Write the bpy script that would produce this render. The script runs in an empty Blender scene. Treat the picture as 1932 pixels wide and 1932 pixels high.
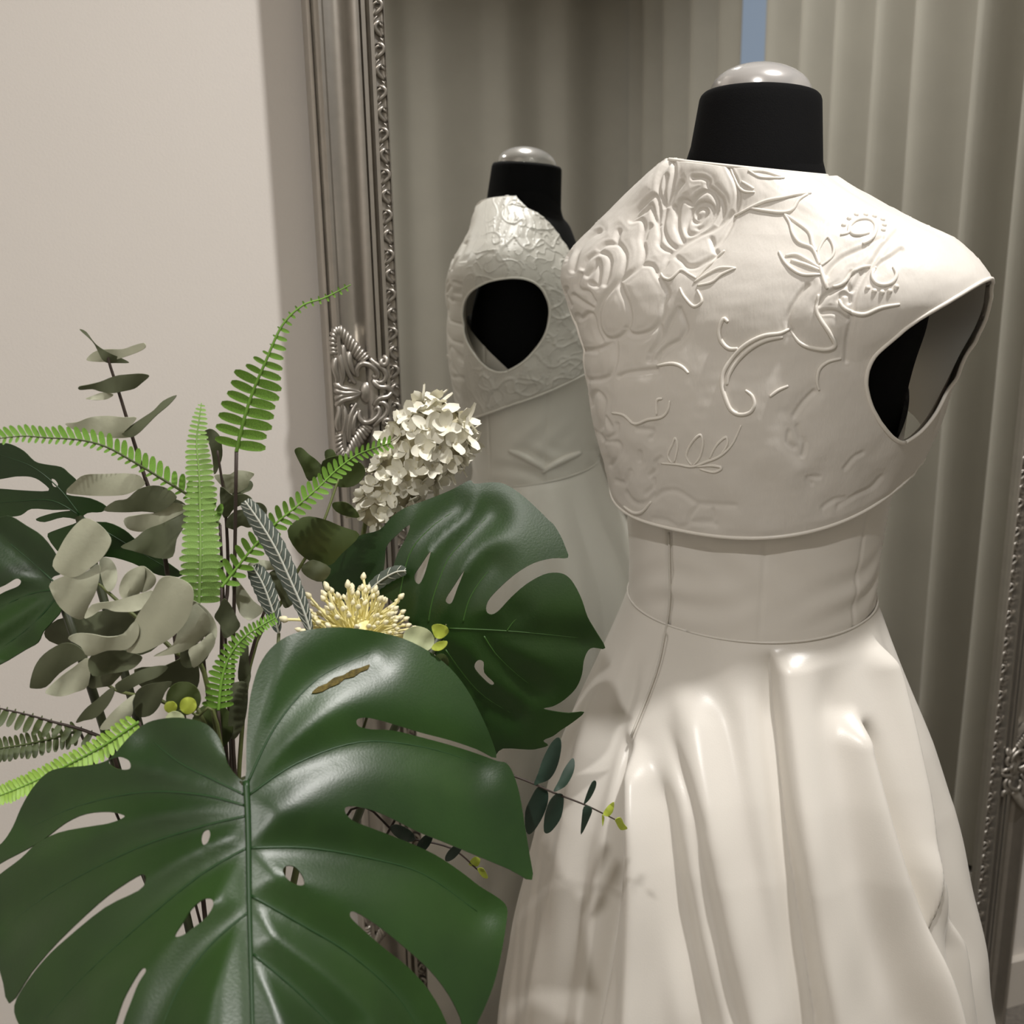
import bpy, bmesh, math, random
import numpy as np
from mathutils import Vector, Matrix
from mathutils.bvhtree import BVHTree
from mathutils.geometry import delaunay_2d_cdt

random.seed(7); np.random.seed(7)
scene = bpy.context.scene
COL = scene.collection

# ------------------------------------------------------------------ camera
FPX, CX, CY = 1935.0, 966.0, 966.0
PITCH, ROLL = math.radians(13.8), math.radians(1.09)
CAM = Vector((0.0, 0.0, 1.272))
_F = Vector((0, math.cos(PITCH), -math.sin(PITCH)))
_R0 = Vector((1, 0, 0)); _U0 = Vector((0, math.sin(PITCH), math.cos(PITCH)))
_R = _R0 * math.cos(ROLL) - _U0 * math.sin(ROLL)
_U = _U0 * math.cos(ROLL) + _R0 * math.sin(ROLL)
cam_d = bpy.data.cameras.new('camera'); cam = bpy.data.objects.new('camera', cam_d); COL.objects.link(cam)
m = Matrix((( _R.x, _U.x, -_F.x, CAM.x), (_R.y, _U.y, -_F.y, CAM.y), (_R.z, _U.z, -_F.z, CAM.z), (0, 0, 0, 1)))
cam.matrix_world = m
cam_d.sensor_width = 36.0; cam_d.lens = 36.0 * FPX / 1932.0
cam_d.clip_start = 0.02; cam_d.clip_end = 50
cam_d.dof.use_dof = True; cam_d.dof.focus_distance = 0.86; cam_d.dof.aperture_fstop = 9.0
scene.camera = cam

# ------------------------------------------------------------------ world and exposure
world = bpy.data.worlds.new('World'); scene.world = world; world.use_nodes = True
world.node_tree.nodes['Background'].inputs[0].default_value = (1.0, 0.96, 0.9, 1)
world.node_tree.nodes['Background'].inputs[1].default_value = 0.0
vs = scene.view_settings
vs.view_transform = 'Standard'; vs.look = 'None'; vs.gamma = 1.0; vs.exposure = 0.84
vs.use_curve_mapping = False

# ceiling lamps: (x, y, watts)
LAMPS = [(0.55, 0.54, 10.6), (-0.42, -0.62, 8.6)]
LAMP_COL = (1.0, 0.972, 0.945)
CEIL = 2.55

def ray(x, y):
    return (_F + _R * ((x - CX) / FPX) + _U * ((CY - y) / FPX))
def P(x, y, Y):
    d = ray(x, y); return CAM + d * (Y / d.y)
def proj_np(V):
    d = V - np.array(CAM)
    z = d @ np.array(_F)
    return CX + FPX * (d @ np.array(_R)) / z, CY - FPX * (d @ np.array(_U)) / z

# ------------------------------------------------------------------ materials
def mat(name, col, rough=0.5, metal=0.0, var=0.0, vscale=30.0, bump=0.0, bscale=200.0, coat=0.0, spec=0.5,
        trans=0.0, sheen=0.0, col2=None, stretch=None, sss=0.0):
    m = bpy.data.materials.new(name); m.use_nodes = True
    nt = m.node_tree; b = nt.nodes['Principled BSDF']
    b.inputs['Base Color'].default_value = (*col, 1); b.inputs['Roughness'].default_value = rough
    b.inputs['Metallic'].default_value = metal; b.inputs['Specular IOR Level'].default_value = spec
    b.inputs['Coat Weight'].default_value = coat; b.inputs['Coat Roughness'].default_value = 0.25
    b.inputs['Transmission Weight'].default_value = trans
    b.inputs['Sheen Weight'].default_value = sheen
    if sss:
        b.inputs['Subsurface Weight'].default_value = sss; b.inputs['Subsurface Radius'].default_value = (.01, .01, .006)
        b.inputs['Subsurface Scale'].default_value = .5
    tc = nt.nodes.new('ShaderNodeTexCoord'); out = tc.outputs['Object']
    if stretch:
        mp = nt.nodes.new('ShaderNodeMapping'); mp.inputs['Scale'].default_value = stretch
        nt.links.new(out, mp.inputs['Vector']); out = mp.outputs['Vector']
    if var or col2:
        n = nt.nodes.new('ShaderNodeTexNoise'); n.inputs['Scale'].default_value = vscale; n.inputs['Detail'].default_value = 4
        nt.links.new(out, n.inputs['Vector'])
        r = nt.nodes.new('ShaderNodeValToRGB')
        c2 = col2 or tuple(min(1, c * (1 + var)) for c in col)
        c1 = tuple(c * (1 - var) for c in col)
        r.color_ramp.elements[0].position = .35; r.color_ramp.elements[1].position = .68
        r.color_ramp.elements[0].color = (*c1, 1); r.color_ramp.elements[1].color = (*c2, 1)
        nt.links.new(n.outputs['Fac'], r.inputs['Fac']); nt.links.new(r.outputs['Color'], b.inputs['Base Color'])
    if bump:
        n2 = nt.nodes.new('ShaderNodeTexNoise'); n2.inputs['Scale'].default_value = bscale; n2.inputs['Detail'].default_value = 3
        nt.links.new(out, n2.inputs['Vector'])
        bp = nt.nodes.new('ShaderNodeBump'); bp.inputs['Strength'].default_value = bump; bp.inputs['Distance'].default_value = .002
        nt.links.new(n2.outputs['Fac'], bp.inputs['Height']); nt.links.new(bp.outputs['Normal'], b.inputs['Normal'])
    return m

def srgb(r, g, b):
    f = lambda c: (c / 255 / 12.92) if c / 255 <= .04045 else ((c / 255 + .055) / 1.055) ** 2.4
    return (f(r), f(g), f(b))

M = {}
M['wall'] = mat('wall_paint', srgb(232, 226, 219), .9, bump=.08, bscale=350, var=.012, vscale=3)
M['ceiling'] = mat('ceiling_paint', srgb(236, 232, 226), .9)
M['floor'] = mat('floor_carpet', srgb(120, 114, 106), .95, var=.15, vscale=120, bump=.4, bscale=300)
M['curtain'] = mat('curtain_cloth', srgb(164, 159, 148), .62, var=.03, vscale=8, bump=.1, bscale=500, sheen=.15)
M['silver'] = mat('antique_silver', srgb(176, 171, 163), .36, metal=.85, var=.04, vscale=60, bump=.06, bscale=120)
M['mirror'] = mat('mirror_silvering', (.815, .83, .805), .008, metal=1.0)
M['backboard'] = mat('backboard', srgb(110, 90, 70), .8)
M['satin'] = mat('ivory_satin', srgb(230, 225, 216), .30, bump=.04, bscale=700, spec=.6, sheen=.1)
M['brocade'] = mat('ivory_brocade', srgb(219, 214, 206), .44, bump=.12, bscale=420, spec=.38, stretch=(1, 1, .25))
M['cord'] = mat('ivory_cord', srgb(236, 231, 222), .34, spec=.55)
M['lining'] = mat('ivory_lining', srgb(205, 198, 184), .55)
M['zip'] = mat('zip_tape', srgb(214, 209, 199), .6)
M['black'] = mat('black_jersey', srgb(9, 9, 10), .9, bump=.15, bscale=900, spec=.15)
M['cap'] = mat('neck_cap_chrome', srgb(214, 211, 208), .20, metal=.55)
M['chrome'] = mat('stand_chrome', srgb(190, 188, 184), .25, metal=1.0)
M['mon'] = mat('monstera_green', srgb(26, 54, 14), .37, col2=srgb(40, 70, 22), var=.15, vscale=9, spec=.55, coat=.0, bump=.05, bscale=600)
M['vein'] = mat('vein_green', srgb(56, 92, 34), .5)
M['midrib'] = mat('midrib_green', srgb(32, 64, 28), .4)
M['petiole'] = mat('petiole_green', srgb(52, 58, 34), .5, var=.2)
M['scar'] = mat('dried_brown', srgb(92, 80, 30), .8, var=.4, vscale=300, bump=.6, bscale=500)
M['fern'] = mat('fern_green', srgb(116, 160, 62), .42, var=.22, vscale=25)
M['fern_light'] = mat('fern_light_green', srgb(146, 184, 100), .42, var=.2, vscale=25)
M['fern_bright'] = mat('fern_yellow_green', srgb(150, 190, 76), .45, var=.2, vscale=25)
M['fern_dark'] = mat('fern_dark_green', srgb(74, 86, 42), .5, var=.2, vscale=25)
M['stem_dark'] = mat('stem_dark', srgb(58, 46, 38), .6, var=.2)
M['stem_green'] = mat('stem_green', srgb(96, 104, 58), .55, var=.2)
M['euc_pale'] = mat('eucalyptus_pale_tone', srgb(186, 188, 164), .6, var=.09, vscale=30, bump=.08, bscale=300)  # pale leaf tone, partly light put into the colour of single leaves
M['euc_dark'] = mat('eucalyptus_dark_tone', srgb(92, 98, 72), .62, var=.12, vscale=30)  # dark leaf tone, partly leaf colour and partly painted shade
M['euc_olive'] = mat('eucalyptus_olive', srgb(70, 84, 40), .55, var=.15, vscale=30)
M['euc_teal'] = mat('eucalyptus_teal', srgb(44, 66, 54), .5, var=.15, vscale=40)
M['sprout'] = mat('sprout_yellow_green', srgb(176, 190, 70), .5, var=.12, vscale=60)
M['sprout_pale'] = mat('sprout_pale_green', srgb(196, 204, 160), .5, var=.1, vscale=60)
M['petal'] = mat('petal_cream', srgb(240, 237, 220), .55, var=.03, vscale=50, sss=.15)
M['petal_core'] = mat('flower_core', srgb(206, 198, 168), .7, var=.1)
M['protea'] = mat('style_yellow', srgb(246, 236, 172), .45, var=.06, vscale=80, sss=.1)
M['protea_tip'] = mat('style_tip_cream', srgb(246, 238, 200), .45)
M['dusty'] = mat('dusty_leaf_grey', srgb(98, 108, 100), .7, var=.2, vscale=200)
M['dusty_vein'] = mat('dusty_leaf_vein', srgb(214, 216, 204), .6)
M['vase'] = mat('vase_ceramic', srgb(212, 206, 192), .3, var=.05, vscale=10)
M['wood'] = mat('pedestal_white', srgb(215, 208, 198), .5)
M['brass'] = mat('downlight_ring', srgb(235, 232, 228), .4)
M['rail'] = mat('rail_metal', srgb(140, 138, 132), .35, metal=1.0)
mm = bpy.data.materials.new('lamp_glow'); mm.use_nodes = True
_b = mm.node_tree.nodes['Principled BSDF']; _b.inputs['Emission Color'].default_value = (*LAMP_COL, 1); _b.inputs['Emission Strength'].default_value = 12
M['glow'] = mm
mm = bpy.data.materials.new('window_daylight'); mm.use_nodes = True
_b = mm.node_tree.nodes['Principled BSDF']; _b.inputs['Base Color'].default_value = (.3, .34, .4, 1)
_b.inputs['Emission Color'].default_value = (.62, .74, .95, 1); _b.inputs['Emission Strength'].default_value = .22
M['daylight'] = mm

# ------------------------------------------------------------------ builders
ORG = {}
def link(o): COL.objects.link(o); return o
def tag(o, label, cat, group=None):
    o['label'] = label; o['category'] = cat
    if group: o['group'] = group
    return o
def empty(name, loc, label, cat, group=None):
    o = link(bpy.data.objects.new(name, None)); o.location = loc; o.empty_display_size = .02
    ORG[o.name] = Vector(loc); return tag(o, label, cat, group)
def mesh_from(name, verts, faces, smooth=True):
    me = bpy.data.meshes.new(name); me.from_pydata([tuple(v) for v in verts], [], [tuple(f) for f in faces])
    if smooth: me.polygons.foreach_set('use_smooth', [True] * len(me.polygons))
    me.update(); return me
def mk(name, verts, faces, material, parent=None, smooth=True, thick=0.0, offset=0.0, other=None):
    """one mesh object; verts are in world space, stored relative to the parent's origin"""
    o0 = ORG[parent.name] if parent else Vector((0, 0, 0))
    V = [Vector(v) - o0 for v in verts]
    org = Vector((0, 0, 0))
    if V:                                   # own origin at the piece's middle
        a = np.array([tuple(v) for v in V]); org = Vector(((a.min(0) + a.max(0)) / 2).tolist())
        V = [v - org for v in V]
    me = mesh_from(name, V, faces, smooth); me.materials.append(M[material])
    o = link(bpy.data.objects.new(name, me)); o.location = org
    if parent: o.parent = parent
    ORG[o.name] = o0 + org
    if thick:
        md = o.modifiers.new('thickness', 'SOLIDIFY'); md.thickness = thick; md.offset = offset
        if other: me.materials.append(M[other]); md.material_offset = 1; md.material_offset_rim = 0
        md = o.modifiers.new('crisp_rim', 'EDGE_SPLIT'); md.split_angle = math.radians(50)
    return o
def struct(o): o['kind'] = 'structure'; return o
def inst(name, me, world_mat, parent):
    o = link(bpy.data.objects.new(name, me)); o.parent = parent
    o.matrix_local = Matrix.Translation(-ORG[parent.name]) @ world_mat
    ORG[o.name] = world_mat.translation.copy(); return o

def tube(pts, rad, seg=6, cap=True, up=None):
    pts = [Vector(p) for p in pts]; n = len(pts)
    if not hasattr(rad, '__len__'): rad = [rad] * n
    V, Fc = [], []
    t0 = (pts[1] - pts[0]).normalized()
    a = Vector(up) if up else (Vector((0, 0, 1)) if abs(t0.z) < .9 else Vector((1, 0, 0)))
    nrm = (a - t0 * a.dot(t0)).normalized()
    for i, p in enumerate(pts):
        t = ((pts[min(i + 1, n - 1)] - pts[max(i - 1, 0)])).normalized()
        nrm = (nrm - t * nrm.dot(t)).normalized(); bi = t.cross(nrm)
        for k in range(seg):
            an = 2 * math.pi * k / seg
            V.append(p + (nrm * math.cos(an) + bi * math.sin(an)) * rad[i])
    for i in range(n - 1):
        for k in range(seg):
            a_, b_ = i * seg + k, i * seg + (k + 1) % seg
            Fc.append((a_, b_, b_ + seg, a_ + seg))
    if cap:
        Fc.append(tuple(range(seg - 1, -1, -1))); Fc.append(tuple((n - 1) * seg + k for k in range(seg)))
    return V, Fc
def join(parts):
    V, Fc = [], []
    for v, f in parts:
        o = len(V); V += list(v); Fc += [tuple(i + o for i in q) for q in f]
    return V, Fc
def cr(pts, sub=6, closed=False):
    """Catmull-Rom through the points (any dimension)"""
    p = [np.array(q, float) for q in pts]; n = len(p); out = []
    rng = range(n) if closed else range(n - 1)
    for i in rng:
        if closed: a, b, c, d = p[i - 1], p[i], p[(i + 1) % n], p[(i + 2) % n]
        else: a, b, c, d = p[max(i - 1, 0)], p[i], p[i + 1], p[min(i + 2, n - 1)]
        for k in range(sub):
            t = k / sub
            out.append(.5 * ((2 * b) + (-a + c) * t + (2 * a - 5 * b + 4 * c - d) * t * t + (-a + 3 * b - 3 * c + d) * t ** 3))
    if not closed: out.append(p[-1])
    return out
def box(x0, x1, y0, y1, z0, z1):
    V = [(x, y, z) for z in (z0, z1) for y in (y0, y1) for x in (x0, x1)]
    return V, [(0, 2, 3, 1), (4, 5, 7, 6), (0, 1, 5, 4), (2, 6, 7, 3), (0, 4, 6, 2), (1, 3, 7, 5)]
def lathe(prof, cx, cy, seg=40):
    V, Fc = [], []
    for r, z in prof:
        for k in range(seg):
            a = 2 * math.pi * k / seg; V.append((cx + r * math.cos(a), cy + r * math.sin(a), z))
    for i in range(len(prof) - 1):
        for k in range(seg):
            a, b = i * seg + k, i * seg + (k + 1) % seg
            Fc.append((a, b, b + seg, a + seg))
    return V, Fc

# ------------------------------------------------------------------ the room (axes follow the mirror wall)
# where the dress stands and where its reflection is seen fix the mirror plane
DX, DY = 0.228, 0.95
NRM = Vector((0.29, -0.957, 0)).normalized(); TAN = Vector((-NRM.y, NRM.x, 0))
M0 = Vector((0.228 - .29 * .322, 0.95 + .957 * .322, 0))
def W(s, n, z): return Vector((M0.x + TAN.x * s + NRM.x * n, M0.y + TAN.y * s + NRM.y * n, z))
def mirror_hit(x, y, n=0.0):
    d = ray(x, y); t = ((M0 + NRM * n) - CAM).dot(NRM) / d.dot(NRM); p = CAM + d * t
    return (p - M0).dot(TAN), p.z
def rbox(s0, s1, n0, n1, z0, z1):
    V = [W(s, n, z) for z in (z0, z1) for n in (n0, n1) for s in (s0, s1)]
    return V, [(0, 1, 3, 2), (4, 6, 7, 5), (0, 4, 5, 1), (2, 3, 7, 6), (0, 2, 6, 4), (1, 5, 7, 3)]
WALLN = -0.054
SL, SR, NB = -1.75, 1.28, 2.62
struct(mk('floor', *rbox(SL - .1, SR + .1, WALLN - .1, NB + .1, -.1, 0), 'floor', smooth=False))
struct(mk('ceiling', *rbox(SL - .1, SR + .1, WALLN - .1, NB + .1, CEIL, CEIL + .1), 'ceiling', smooth=False))
struct(mk('wall_back', *rbox(SL - .1, SR + .1, WALLN - .1, WALLN, 0, CEIL), 'wall', smooth=False))
struct(mk('wall_left', *rbox(SL - .1, SL, WALLN, NB, 0, CEIL), 'wall', smooth=False))
struct(mk('wall_right', *rbox(SR, SR + .1, WALLN, NB, 0, CEIL), 'wall', smooth=False))
struct(mk('wall_front', *rbox(SL - .1, SR + .1, NB, NB + .1, 0, CEIL), 'wall', smooth=False))
struct(mk('baseboard_back', *rbox(SL, SR, WALLN, WALLN + .014, 0, .09), 'wood', smooth=False))
# a narrow window in the corner behind the curtains
w1 = struct(mk('window_1', *rbox(SR - .02, SR, 1.45, 2.25, .9, 2.3), 'wood', smooth=False))
mk('window_pane', *rbox(SR - .026, SR - .02, 1.48, 2.22, .93, 2.27), 'daylight', parent=w1, smooth=False)

# ceiling lamps
for i, (lx, ly, wt) in enumerate(LAMPS):
    lab = ['ceiling downlight above the bridal gown', 'ceiling downlight near the left wall and the broad-fold curtain'][i]
    e = empty('downlight_offscreen', (lx, ly, CEIL - .012), lab, 'lamp')
    V, Fc = lathe([(.062, CEIL), (.062, CEIL - .008), (.058, CEIL - .012), (.046, CEIL - .012), (.044, CEIL - .004)], lx, ly)
    mk('trim_ring', V, Fc, 'brass', e)
    V, Fc = lathe([(.044, CEIL - .004), (.02, CEIL - .004), (.001, CEIL - .004)], lx, ly)
    mk('diffuser', V, Fc, 'glow', e)
    ld = bpy.data.lights.new('ceiling_downlight_offscreen', 'AREA'); ld.shape = 'DISK'; ld.size = .085; ld.energy = wt; ld.color = LAMP_COL
    ld.spread = math.radians(150)
    lo = link(bpy.data.objects.new('ceiling_downlight_offscreen', ld)); lo.parent = e; lo.location = (0, 0, -.004)

# curtains: plan profile follows the folds
def curtain(name, s_of, n_of, L, folds, label, amp, z0=.015, z1=2.44):
    """folds: list of (position along L, amplitude) alternating crest / trough"""
    pos = [f[0] for f in folds]; val = [f[1] for f in folds]
    N = int(L / .008); V, Fc = [], []
    zs = [z0, .5, 1.0, 1.5, 2.0, z1]
    for i in range(N + 1):
        l = L * i / N
        k = max(0, min(len(pos) - 2, int(np.searchsorted(pos, l)) - 1))
        t = (l - pos[k]) / (pos[k + 1] - pos[k]); t = min(1, max(0, t)); t = t * t * (3 - 2 * t)
        d = val[k] + (val[k + 1] - val[k]) * t
        for z in zs:
            dd = d * amp * (1.12 - .16 * z / 2.4) + .003 * math.sin(l * 23 + z * 1.7)
            V.append(W(s_of(l, dd), n_of(l, dd), z))
    nz = len(zs)
    for i in range(N):
        for j in range(nz - 1):
            a = i * nz + j; Fc.append((a, a + nz, a + nz + 1, a + 1))
    o = mk(name, V, Fc, 'curtain', thick=.0016); return tag(o, label, 'curtain', None)
rng = random.Random(3)
def mkfolds(L, lo, hi, alo, ahi, seed):
    r = random.Random(seed); out = [(0, 0)]; l = 0; s = 1
    while l < L:
        l += r.uniform(lo, hi); out.append((l, s * r.uniform(alo, ahi))); s = -s
    return out
NA, SB = 2.26, 1.00
curtain('curtain', lambda l, d: -1.35 + l, lambda l, d: NA - d, 2.34, mkfolds(2.34, .07, .15, .3, .8, 5),
        'grey curtain hanging in broad shallow folds along the room side facing the mirror', .016)
curtain('curtain', lambda l, d: SB - d, lambda l, d: .03 + l, 1.36, mkfolds(1.36, .060, .095, .8, 1.0, 11),
        'grey curtain in deep regular folds beside the mirror', .050)
curtain('curtain', lambda l, d: SB - d, lambda l, d: 1.53 + l, .72, mkfolds(.72, .07, .10, .7, 1.0, 4),
        'grey curtain panel in the corner past the bluish window gap', .045)
rl = mk('curtain_rail', *tube([W(-1.40, NA, 2.47), W(SB - .06, NA, 2.47)], .011, 10), 'rail'); tag(rl, 'straight metal rail holding the broad-fold curtain', 'curtain rail')
rl = mk('curtain_rail', *tube([W(SB, .01, 2.47), W(SB, NA - .05, 2.47)], .011, 10), 'rail'); tag(rl, 'straight metal rail holding the deep-fold curtains', 'curtain rail')

# ------------------------------------------------------------------ the mirror
s_gl, _ = mirror_hit(746, 537); s_out, _ = mirror_hit(607, 537); s_gr, _ = mirror_hit(1952, 537)
FW = s_gl - s_out; s_outr = s_gr + FW
Z_BOT, Z_TOP = 0.0, 2.06
mir = empty('standing_mirror', W((s_out + s_outr) / 2, 0, 0), 'tall standing mirror in an ornate antique silver frame against the white wall', 'mirror')
mk('mirror_glass', [W(s_gl - .01, 0, Z_BOT + FW - .01), W(s_gr + .01, 0, Z_BOT + FW - .01), W(s_gr + .01, 0, Z_TOP - FW + .01), W(s_gl - .01, 0, Z_TOP - FW + .01)],
   [(0, 1, 2, 3)], 'mirror', mir, smooth=False)
mk('backboard', *rbox(s_out + .01, s_outr - .01, -.03, -.006, Z_BOT + .01, Z_TOP - .01), 'backboard', mir, smooth=False)
PROF = [(0, -.030), (0, .006), (.015, .011), (.04, .013), (.055, .010), (.07, .012), (.10, .017), (.14, .0195), (.175, .019), (.19, .015), (.20, .006), (.23, .001),
        (.30, -.001), (.40, .001), (.46, .006), (.50, .012), (.54, .0165), (.60, .0185), (.645, .018), (.652, .010), (.668, .010), (.675, .0175),
        (.725, .018), (.735, .011), (.75, .009), (.775, .011), (.785, .0165), (.83, .017), (.842, .009), (.86, .0045), (.92, .003), (.975, .0045), (.982, .0095), (1.0, .008), (1.0, -.001)]
def rail_mesh(kind):
    V, Fc = [], []; n = len(PROF)
    steps = 2
    for e in range(2):
        for x, d in PROF:
            o = x * FW
            if kind == 'l': V.append(W(s_out + o, d, (Z_BOT + o) if e == 0 else (Z_TOP - o)))
            if kind == 'r': V.append(W(s_outr - o, d, (Z_BOT + o) if e == 0 else (Z_TOP - o)))
            if kind == 't': V.append(W((s_out + o) if e == 0 else (s_outr - o), d, Z_TOP - o))
            if kind == 'b': V.append(W((s_out + o) if e == 0 else (s_outr - o), d, Z_BOT + o))
    for i in range(n - 1): Fc.append((i, i + 1, n + i + 1, n + i))
    return V, Fc
for k in 'lrtb':
    o = mk('frame_rail', *rail_mesh(k), 'silver', mir)
    me = o.data
    me.polygons.foreach_set('use_smooth', [True] * len(me.polygons))
    md = o.modifiers.new('edges', 'EDGE_SPLIT'); md.split_angle = math.radians(38)
# carved running leaf bead along the inner edge: one mesh, many copies
def bead_mesh():
    parts = []
    c = cr([(-.0045, 0, -.0095), (-.002, .0025, -.007), (.0035, .0038, -.002), (.004, .0042, .002), (.0005, .004, .0055), (-.0035, .002, .0055)], 4)
    parts.append(tube(c, [.0008 + .0019 * math.sin(math.pi * (i + .6) / (len(c) + .4)) for i in range(len(c))], 6))
    c = cr([(-.005, .001, -.004), (-.0045, .003, .001), (-.001, .0035, .0035)], 4)
    parts.append(tube(c, [.0007 + .0012 * i / len(c) for i in range(len(c))], 5))
    c = cr([(.005, .001, .004), (.004, .0025, .008), (.001, .002, .0115)], 4)
    parts.append(tube(c, [.0014 - .0008 * i / len(c) for i in range(len(c))], 5))
    V, Fc = join(parts); me = mesh_from('bead', V, Fc); me.materials.append(M['silver']); return me
BEAD = bead_mesh()
basis = Matrix(((TAN.x, NRM.x, 0, 0), (TAN.y, NRM.y, 0, 0), (0, 0, 1, 0), (0, 0, 0, 1)))
pitch = .0212
for sc_, sgn in ((s_out + .918 * FW, 1), (s_outr - .918 * FW, -1)):
    z = Z_BOT + FW + .01; i = 0
    while z < Z_TOP - FW - .01:
        flip = Matrix.Diagonal((sgn * (1 if i % 2 == 0 else -1), 1, 1, 1))
        inst('bead', BEAD, Matrix.Translation(W(sc_, .003, z)) @ basis @ flip, mir); z += pitch; i += 1
# carved ornaments: curves in a 260 px tall drawing of the left one
KO = FW / 139.0
def ornament(s_c, z_c, sgn):
    orn = []
    def T(c, lift):   # drawing (origin 450,550 scale 3.864) to frame
        x = (450 + c[0] / 3.864) - 685; y = (550 + c[1] / 3.864) - 740
        return (x * KO, y * KO, lift)
    def put(pieces, name, r0, r1, both=True, lift=.016, lift1=None):
        for pts in pieces:
            for mir_ in ((1, -1) if both else (1,)):
                q = [T(c, lift) for c in cr(pts, 5)]
                n = len(q)
                pp = []
                for i, (x, y, l) in enumerate(q):
                    yy = y * mir_ if True else y
                    f = i / (n - 1); ll = l + (lift1 - l) * f if lift1 is not None else l + .003 * math.sin(math.pi * f)
                    pp.append(W(s_c + sgn * x, ll, z_c - yy))
                rad = [max(.0006, r0 + (r1 - r0) * i / (n - 1)) * (.55 + .45 * math.sin(math.pi * min(1, (i + 1) / (n * .35)) / 2)) for i in range(n)]
                orn.append((name, tube(pp, rad, 7)))
    # y is measured from the ornament's centre line at 740
    outer = cr([(672, 420), (672, 340), (695, 262), (740, 240), (800, 292), (850, 352), (905, 420), (945, 470)], 5)
    inner = cr([(715, 440), (712, 370), (728, 325), (752, 330), (778, 385), (815, 440), (850, 485), (885, 510)], 5)
    put([[outer[i], (np.array(outer[i]) * .5 + np.array(inner[i]) * .5), inner[i]] for i in range(0, len(outer), 2)], 'shell_rib', .0031, .0021, lift=.015)
    put([[(760, 380), (765, 460), (775, 540), (800, 610), (835, 660)], [(800, 430), (800, 500), (815, 560), (840, 600)],
         [(725, 430), (745, 520), (748, 600), (735, 660)], [(700, 470), (690, 540), (705, 620), (690, 680)]], 'acanthus_leaf', .0046, .0019, lift=.015)
    put([[(855, 610), (850, 560), (880, 520), (930, 525), (980, 560), (1000, 600), (985, 625), (968, 605)],
         [(950, 485), (985, 520), (1040, 565), (1060, 610), (1040, 650), (1000, 660), (965, 640)],
         [(960, 640), (1000, 690), (1060, 700), (1095, 728)]], 'scroll', .0036, .0027, lift=.017)
    put([[(1045, 470), (1070, 490), (1065, 525), (1035, 530), (1025, 505), (1045, 498)]], 'curl', .0032, .0028, lift=.018)
    put([[(690, 650), (730, 690), (800, 705), (870, 732)], [(685, 700), (740, 725), (810, 728), (870, 736)]], 'acanthus_leaf', .0046, .0018, lift=.015)
    # medallion and bead at the middle
    for cx_, cy_, rx, ry, d in ((920, 734.16, 62, 92, .007), (800, 640, 22, 22, .006), (730, 560, 18, 18, .005)):
        for mir_ in (1, -1):
            V, Fc = [], []
            for a in range(6):
                ph = math.pi / 2 * a / 5
                for b in range(14):
                    th = 2 * math.pi * b / 14
                    x, y, _ = T((cx_ + rx * math.cos(th) * math.cos(ph), cy_ + ry * math.sin(th) * math.cos(ph)), 0)
                    V.append(W(s_c + sgn * x, .010 + d * math.sin(ph), z_c - y * mir_))
            for a in range(5):
                for b in range(14):
                    p_, q_ = a * 14 + b, a * 14 + (b + 1) % 14; Fc.append((p_, q_, q_ + 14, p_ + 14))
            orn.append(('boss', (V, Fc)))
            if abs(cy_ - 734.16) < 1: break
    # backing plate
    pl = cr([(672, 420), (680, 290), (735, 240), (850, 360), (950, 480), (1070, 490), (1060, 600), (1100, 734)], 4)
    up = [T(c, 0) for c in pl]; loop = [(x, y) for x, y, _ in up] + [(x, -y) for x, y, _ in reversed(up)]
    V = [W(s_c + sgn * x, .0125, z_c - y) for x, y in loop] + [W(s_c + sgn * x, .001, z_c - y) for x, y in loop]
    n = len(loop); Fc = [tuple(range(n))] + [(i, (i + 1) % n, n + (i + 1) % n, n + i) for i in range(n)]
    o = mk('ornament_plate', V, Fc, 'silver', mir, smooth=False)
    for name, (v, f) in orn: mk(name, v, f, 'silver', o)
_, zo1 = mirror_hit(690, 738); so1 = s_out + .485 * FW
_, zo2 = mirror_hit(1915, 1440)
for z in (zo1, zo2):
    ornament(so1, z, 1); ornament(s_outr - .485 * FW, z, -1)

# ------------------------------------------------------------------ dress form, gown and bolero
FACE = math.radians(45)
FWD = Vector((math.sin(FACE), math.cos(FACE), 0)); RGT = Vector((math.cos(FACE), -math.sin(FACE), 0)); BCK = -FWD
def D(u, v, z): return Vector((DX + RGT.x * u + BCK.x * v, DY + RGT.y * u + BCK.y * v, z))
RGT_, BCK_ = np.array(RGT[:2]), np.array(BCK[:2])
def Dn(u, v, z):
    return np.stack([DX + RGT_[0] * u + BCK_[0] * v, DY + RGT_[1] * u + BCK_[1] * v, z], -1)

def spl(keys, col):
    """monotone-ish smooth interpolation of column col over the key index 0..n-1"""
    k = np.array([q[col] for q in keys], float)
    def f(t):
        t = np.asarray(t, float); n = len(k); i = np.clip(np.floor(t).astype(int), 0, n - 2); x = t - i
        a = k[np.clip(i - 1, 0, n - 1)]; b = k[i]; c = k[i + 1]; d = k[np.clip(i + 2, 0, n - 1)]
        return .5 * (2 * b + (c - a) * x + (2 * a - 5 * b + 4 * c - d) * x * x + (-a + 3 * b - 3 * c + d) * x ** 3)
    return f
def section(th, a, bb, bf, vc, ex=2.25):
    c, s = np.cos(th), np.sin(th)
    b = np.where(c > 0, bb, bf)
    u = a * np.sign(s) * np.abs(s) ** (2 / ex); v = b * np.sign(c) * np.abs(c) ** (2 / ex) + vc
    return u, v
def grid_faces(nr, nc, closed=True):
    F_ = []
    for i in range(nr - 1):
        for j in range(nc if closed else nc - 1):
            a, b = i * nc + j, i * nc + (j + 1) % nc
            F_.append((a, b, b + nc, a + nc))
    return F_

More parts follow.
